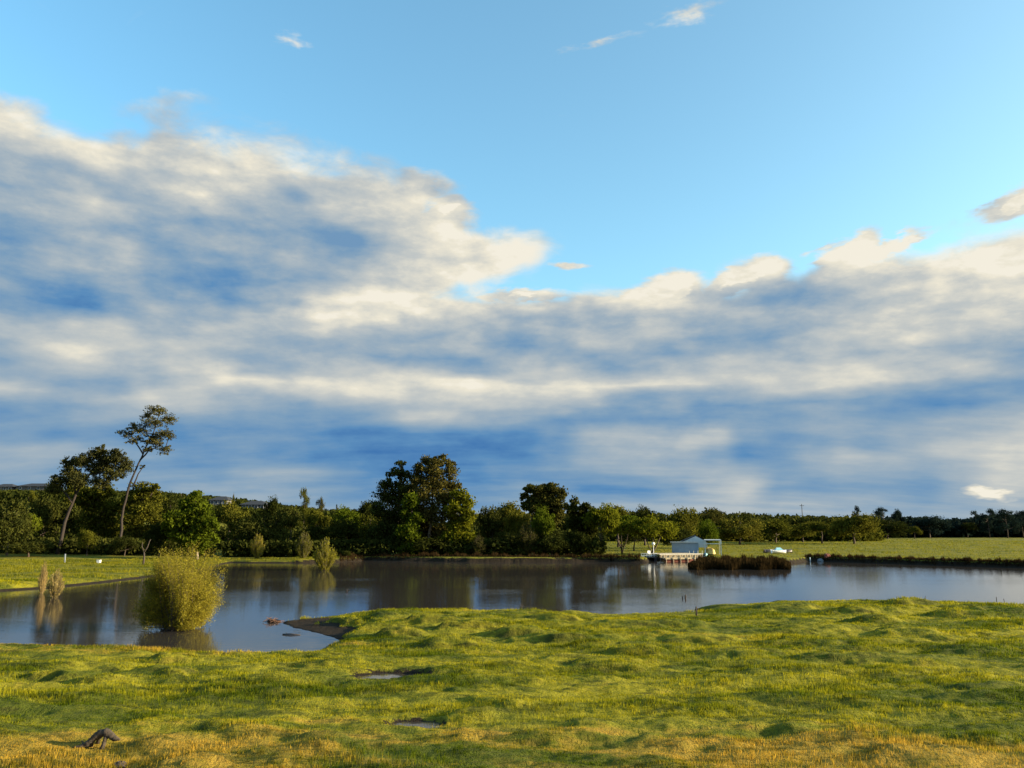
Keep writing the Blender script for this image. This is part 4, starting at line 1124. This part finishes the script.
# ------------------------------------------------------------------ sky
TAB = [   # sky rows: height in the photograph, cloud cover and cloud brightness 0-9 every 32 px
    (0, '000000000000000000000000000000000', '888888888888888888888888888888888'),
    (80, '000000000000000000000000000000000', '888888888888888888888888888888888'),
    (88, '110002201000000000000000000000000', '777777777777777777777777777777777'),
    (97, '431024410000000000000000000000000', '777777777777777777777777777777777'),
    (110, '641135421000000000000000000000000', '887766666777777777777777777777777'),
    (125, '862124431000000000000000000000000', '887766677777777777777777777777777'),
    (137, '995223543430000000000000000000000', '888766787777777777777777777777777'),
    (150, '998757855442000000000000000000000', '678877887777777777777777777777777'),
    (165, '999998986534520000000000000000000', '566776788877777777777777777777778'),
    (180, '999999999746651000000000000000000', '555665778877877777777777777777778'),
    (195, '999999999999962000000000000000004', '456557875456887777777777777777779'),
    (210, '999999999999974000000000000000003', '447656645577788777777777777777778'),
    (225, '999999999999996110000000000002333', '345544344445689998888888888887788'),
    (240, '999999999999999862000000000530257', '344545455442468999888888888998888'),
    (252, '999999999999999993000000005714789', '445564454543567899988888888998998'),
    (265, '999999999999999971000003617858999', '345664434455677898888888988978988'),
    (278, '999999999999999630001616559999999', '334554223456788988888989857778778'),
    (290, '999999999999996210246935889999999', '322233434568999888868966546887888'),
    (300, '999999999999995232799998999999999', '321234433479999886688974445788887'),
    (312, '999999999999999978999999999999999', '331245356788887786676655566787766'),
    (322, '999999999999999999999999999999999', '555886566676776654556545556666766'),
    (335, '999988799999999999999999999999999', '777665566565565654667653257787655'),
    (347, '999856799999999999999999999999999', '468757765544446623565334456456444'),
    (357, '999999879999999999999999999999999', '456865665555334454444446557676674'),
    (368, '999999979999999999999999999999999', '445666674456775466545666667876655'),
    (378, '999999999999999969999999999999999', '654335688877788876667886778887554'),
    (386, '999999999999999979999999999999999', '764456765788888888888777888644333'),
    (396, '999999999999999999999999999999999', '344568656677777777853323434432223'),
    (408, '999999999999999999999999999999999', '333455543334567766423522233332233'),
    (420, '999999999999999999999999999999999', '233443333322476443333334444445556'),
    (434, '999999999999999999999999999999999', '332222111221111211566583344444567'),
    (446, '999999999999999999999999999999999', '455543554211111111345762223334567'),
    (460, '999999999999999999999999999999999', '543333222211111222455542247777888'),
    (475, '999999999999999999999999999999999', '333333345542111132334566334443355'),
    (490, '999999999999999999999999999999999', '444444434433222333222248433332588'),
    (505, '999999999999999999999999999999999', '444444444443333344455555555444444'),
    (526, '888888888888888888888888888888888', '555444444444444555555555555555555'),
]


def lut(rows, px, py, which):
    ys = [r[0] for r in rows]
    py = min(max(py, 0), 526); px = min(max(px, 0), 1024)
    k = max(i_ for i_ in range(len(ys)) if ys[i_] <= py); k = min(k, len(ys) - 2)
    f = (py - ys[k]) / (ys[k + 1] - ys[k]); c = px / 32; j_ = min(int(c), 31); g_ = c - j_
    def v(r): s = rows[r][which]; return int(s[j_]) * (1 - g_) + int(s[j_ + 1]) * g_
    return (v(k) * (1 - f) + v(k + 1) * f) / 9.0


wd = bpy.data.worlds.new('World'); SC.world = wd; wd.use_nodes = True
nt = wd.node_tree; nt.nodes.clear(); g = N(nt)
out = g('ShaderNodeOutputWorld'); bg = g('ShaderNodeBackground'); bg.inputs['Strength'].default_value = 1.0
tc = g('ShaderNodeTexCoord'); sep = g('ShaderNodeSeparateXYZ'); g.l(tc.outputs['Generated'], sep.inputs[0])
dx_, dy_, dz_ = sep.outputs
az = g.math('ARCTAN2', dx_, dy_)
el = g.math('ARCSINE', g.math('MAXIMUM', dz_, 0.0))
# cloud-deck coordinates for the noise (streaks converge toward the horizon)
den = g.math('ADD', g.math('MAXIMUM', dz_, 0), .16)
comb = g('ShaderNodeCombineXYZ'); g.l(g.math('DIVIDE', dx_, den), comb.inputs[0]); g.l(g.math('DIVIDE', dy_, den), comb.inputs[1])
deck = comb.outputs[0]
fine = g.noise(g.scale(deck, (1.7, 3.6, 1)), 1.0, 5, .54, 0)
uvc = g('ShaderNodeCombineXYZ'); g.l(az, uvc.inputs[0]); g.l(g.math('MULTIPLY', el, 2.6), uvc.inputs[1])
puff = g.noise(g.scale(uvc.outputs[0], (12, 9, 1)), 1.0, 7, .60, .5)
warp = g.noise(g.scale(uvc.outputs[0], (5, 6, 1)), 1.0, 3, .55, 0)
wsep = g('ShaderNodeSeparateColor'); g.l(warp.outputs['Color'], wsep.inputs[0])
azw = g.math('ADD', az, g.math('MULTIPLY', g.math('SUBTRACT', wsep.outputs[0], .5), .055))
elw = g.math('ADD', el, g.math('MULTIPLY', g.math('SUBTRACT', wsep.outputs[1], .5), g.mapr(el, 0, .35, .008, .035)))
NCOL = 32; AZ0, AZ1 = R(-33.5), R(33.5)
uu = g.mapr(azw, AZ0, AZ1, 0, 1)
els = sorted({max(0.0, math.degrees(math.asin(ray(512, q[0])[2]))) for q in TAB if q[0] < 526} | {0.0})
cur = None
for r_i, e in enumerate(els):
    rp = g('ShaderNodeValToRGB'); g.l(uu, rp.inputs[0]); cr = rp.color_ramp; cr.interpolation = 'EASE'
    for i_ in range(NCOL):
        a = AZ0 + (AZ1 - AZ0) * i_ / (NCOL - 1); ee = R(e)
        d = (math.sin(a) * math.cos(ee), math.cos(a) * math.cos(ee), math.sin(ee))
        fw = d[1] * CP + d[2] * SP; up = -d[1] * SP + d[2] * CP
        px, py = 512 + F * d[0] / fw, 384 - F * up / fw
        cC, cS = lut(TAB, px, py, 1), lut(TAB, px, py, 2)
        el_ = cr.elements[i_] if i_ < 2 else cr.elements.new(i_ / (NCOL - 1))
        if i_ == 1: el_.position = 1.0 / (NCOL - 1)
        el_.position = i_ / (NCOL - 1); el_.color = (cC, cS, 0, 1)
    if cur is None: cur = rp.outputs[0]
    else: cur = g.mix(g.mapr(elw, R(els[r_i - 1]), R(e), 0, 1), cur, rp.outputs[0])
cs = g('ShaderNodeSeparateColor'); g.l(cur, cs.inputs[0])
# small separate puffs and wisps along the cloud edge
wf = g.noise(g.scale(uvc.outputs[0], (16, 20, 1)), 1.0, 4, .62, 0); wfs = g('ShaderNodeSeparateColor'); g.l(wf.outputs['Color'], wfs.inputs[0])
azf = g.math('ADD', az, g.math('MULTIPLY', g.math('SUBTRACT', wfs.outputs[0], .5), .075))
elf = g.math('ADD', el, g.math('MULTIPLY', g.math('SUBTRACT', wfs.outputs[1], .5), .035))
wv = g('ShaderNodeCombineXYZ'); g.l(azf, wv.inputs[0]); g.l(elf, wv.inputs[1])
wis = None
for px, py, wx, wy, sl in [(740, 276, 28, 8, .3), (765, 268, 18, 7, .1), (862, 243, 16, 8, .3), (845, 250, 20, 6, .2), (908, 240, 13, 5, .5), (893, 247, 14, 4, .4), (672, 290, 24, 10, .2), (573, 264, 14, 4, 0), (524, 296, 24, 4, 0),
                           (600, 43, 32, 5, .12), (706, 8, 36, 8, .12), (1018, 202, 28, 9, .2), (452, 211, 15, 9, 0), (435, 183, 20, 8, -.1), (822, 246, 18, 4, .15), (285, 42, 20, 5, 0), (995, 492, 26, 7, -.1)]:
    d = ray(px, py); n_ = math.sqrt(sum(q * q for q in d)); a0 = math.atan2(d[0], d[1]); e0 = math.asin(d[2] / n_)
    ka = (math.atan2(ray(px + 10, py)[0], ray(px + 10, py)[1]) - a0) / 10; d2 = ray(px, py - 10); ke = (math.asin(d2[2] / math.sqrt(sum(q * q for q in d2))) - e0) / 10
    mp = g('ShaderNodeMapping', vector_type='TEXTURE'); g.l(wv.outputs[0], mp.inputs[0])
    mp.inputs['Location'].default_value = (a0, e0, 0); mp.inputs['Rotation'].default_value = (0, 0, sl); mp.inputs['Scale'].default_value = (ka * wx * 2.1, ke * wy * 2.1, 1)
    gt = g('ShaderNodeTexGradient', gradient_type='SPHERICAL'); g.l(mp.outputs[0], gt.inputs[0])
    bl = gt.outputs['Fac']
    if py < 60 or (px < 460 and py < 190): bl = g.math('MULTIPLY', bl, .6)
    wis = bl if wis is None else g.math('MAXIMUM', wis, bl)
wis = g.math('MULTIPLY', wis, 1.35, clamp=True)
nz = g.math('ADD', g.math('MULTIPLY', g.math('SUBTRACT', puff.outputs['Fac'], .5), 1.0), g.math('MULTIPLY', g.math('SUBTRACT', fine.outputs['Fac'], .5), .25))
cover = g.mapr(g.math('ADD', g.math('ADD', cs.outputs[0], g.math('MULTIPLY', wis, g.mapr(wf.outputs['Fac'], .35, .65, .45, .85))), nz), .16, .74, 0, 1, True)
# billow relief: the noise is sampled again a step toward the sun, so the sides facing it come out bright
def cloud_noise(off, sc, det, rough, dist):
    ad = g('ShaderNodeVectorMath'); ad.operation = 'ADD'; g.l(uvc.outputs[0], ad.inputs[0]); ad.inputs[1].default_value = off
    return g.noise(g.scale(ad.outputs[0], sc), 1.0, det, rough, dist).outputs['Fac']
rel = None
for sc, det, k, of in (((6.5, 6.0, 1), 6, 1.0, (.018, .026, 0)),):
    d_ = g.math('MULTIPLY', g.math('SUBTRACT', cloud_noise((0, 0, 0), sc, det, .58, 0), cloud_noise(of, sc, det, .58, 0)), k)
    rel = d_ if rel is None else g.math('ADD', rel, d_)
relk = g.mapr(el, .05, .26, .28, 1.0)
relf = g.mapr(el, .05, .26, .42, 1.0)
sh = g.math('ADD', g.math('MAXIMUM', cs.outputs[1], g.math('MULTIPLY', wis, .95)), g.math('MULTIPLY', rel, relk))
sh = g.math('ADD', sh, g.math('MULTIPLY', g.math('MULTIPLY', g.math('SUBTRACT', fine.outputs['Fac'], .5), .46), g.mapr(el, .10, .36, 1.0, .45)))
sh = g.math('ADD', sh, g.math('MULTIPLY', g.math('MULTIPLY', g.math('SUBTRACT', puff.outputs['Fac'], .5), .34), relf))
sh = g.math('MAXIMUM', g.math('MULTIPLY_ADD', sh, 1.06, -.03), g.mapr(el, .20, .34, 0, .27))
rp = g('ShaderNodeValToRGB'); g.l(sh, rp.inputs[0]); cr = rp.color_ramp; cr.interpolation = 'LINEAR'
def lin(c): return tuple(((x / 255 + .055) / 1.055) ** 2.4 if x > 10 else x / 255 / 12.92 for x in c)
stops = [(0.0, (66, 118, 176)), (.16, (92, 141, 187)), (.36, (128, 160, 188)), (.55, (160, 177, 190)), (.76, (196, 200, 198)), (.95, (236, 230, 212)), (1.1, (248, 243, 226))]
stops[-1] = (1.0, (244, 238, 222))
for i_, (p_, c_) in enumerate(stops):
    e_ = cr.elements[i_] if i_ < 2 else cr.elements.new(p_)
    e_.position = p_; e_.color = (*lin(c_), 1)
sky = g('ShaderNodeTexSky'); sky.sky_type = 'NISHITA'; sky.sun_disc = False
sky.sun_elevation = SUN_EL; sky.sun_rotation = SUN_AZ; sky.altitude = 100; sky.air_density = 1.0; sky.dust_density = 2.0; sky.ozone_density = 1.5
hsv = g('ShaderNodeHueSaturation'); g.l(sky.outputs[0], hsv.inputs['Color'])
skc = g.mix(1.0, sky.outputs[0], g.mix(g.mapr(az, R(-35), R(35), 0, 1), (.092, .143, .144), (.106, .138, .130)), 'MULTIPLY')
cl = g.mix(1.0, rp.outputs[0], (.349, .349, .349), 'MULTIPLY')
final = g.mix(cover, skc, cl)
g.l(final, bg.inputs[0]); g.l(bg.outputs[0], out.inputs[0])
wd.cycles.sampling_method = 'MANUAL'; wd.cycles.sample_map_resolution = 512

# ------------------------------------------------------------------ sun, camera, output
sl = bpy.data.lights.new('sun', 'SUN'); sl.energy = 5.0; sl.angle = R(.5); sl.color = (1.0, .83, .55)
so = bpy.data.objects.new('sun', sl); COL.objects.link(so)
from mathutils import Vector
sd_ = Vector((math.sin(SUN_AZ) * math.cos(SUN_EL), math.cos(SUN_AZ) * math.cos(SUN_EL), math.sin(SUN_EL)))
so.rotation_euler = (-sd_).to_track_quat('-Z', 'Y').to_euler(); so.location = (60, 20, 40)

cam = bpy.data.cameras.new('camera'); cam.sensor_width = 36; cam.lens = F / 1024 * 36; cam.clip_end = 12000; cam.clip_start = .1
co = bpy.data.objects.new('camera', cam); COL.objects.link(co); co.location = (0, 0, H); co.rotation_euler = (R(90) + PITCH, 0, 0)
SC.camera = co
SC.view_settings.view_transform = 'Standard'; SC.view_settings.look = 'None'; SC.view_settings.exposure = 1.52; SC.view_settings.gamma = 1
SC.render.engine = 'CYCLES'; SC.cycles.max_bounces = 6; SC.cycles.diffuse_bounces = 2; SC.cycles.transmission_bounces = 3; SC.cycles.glossy_bounces = 3
SC.cycles.use_denoising = True
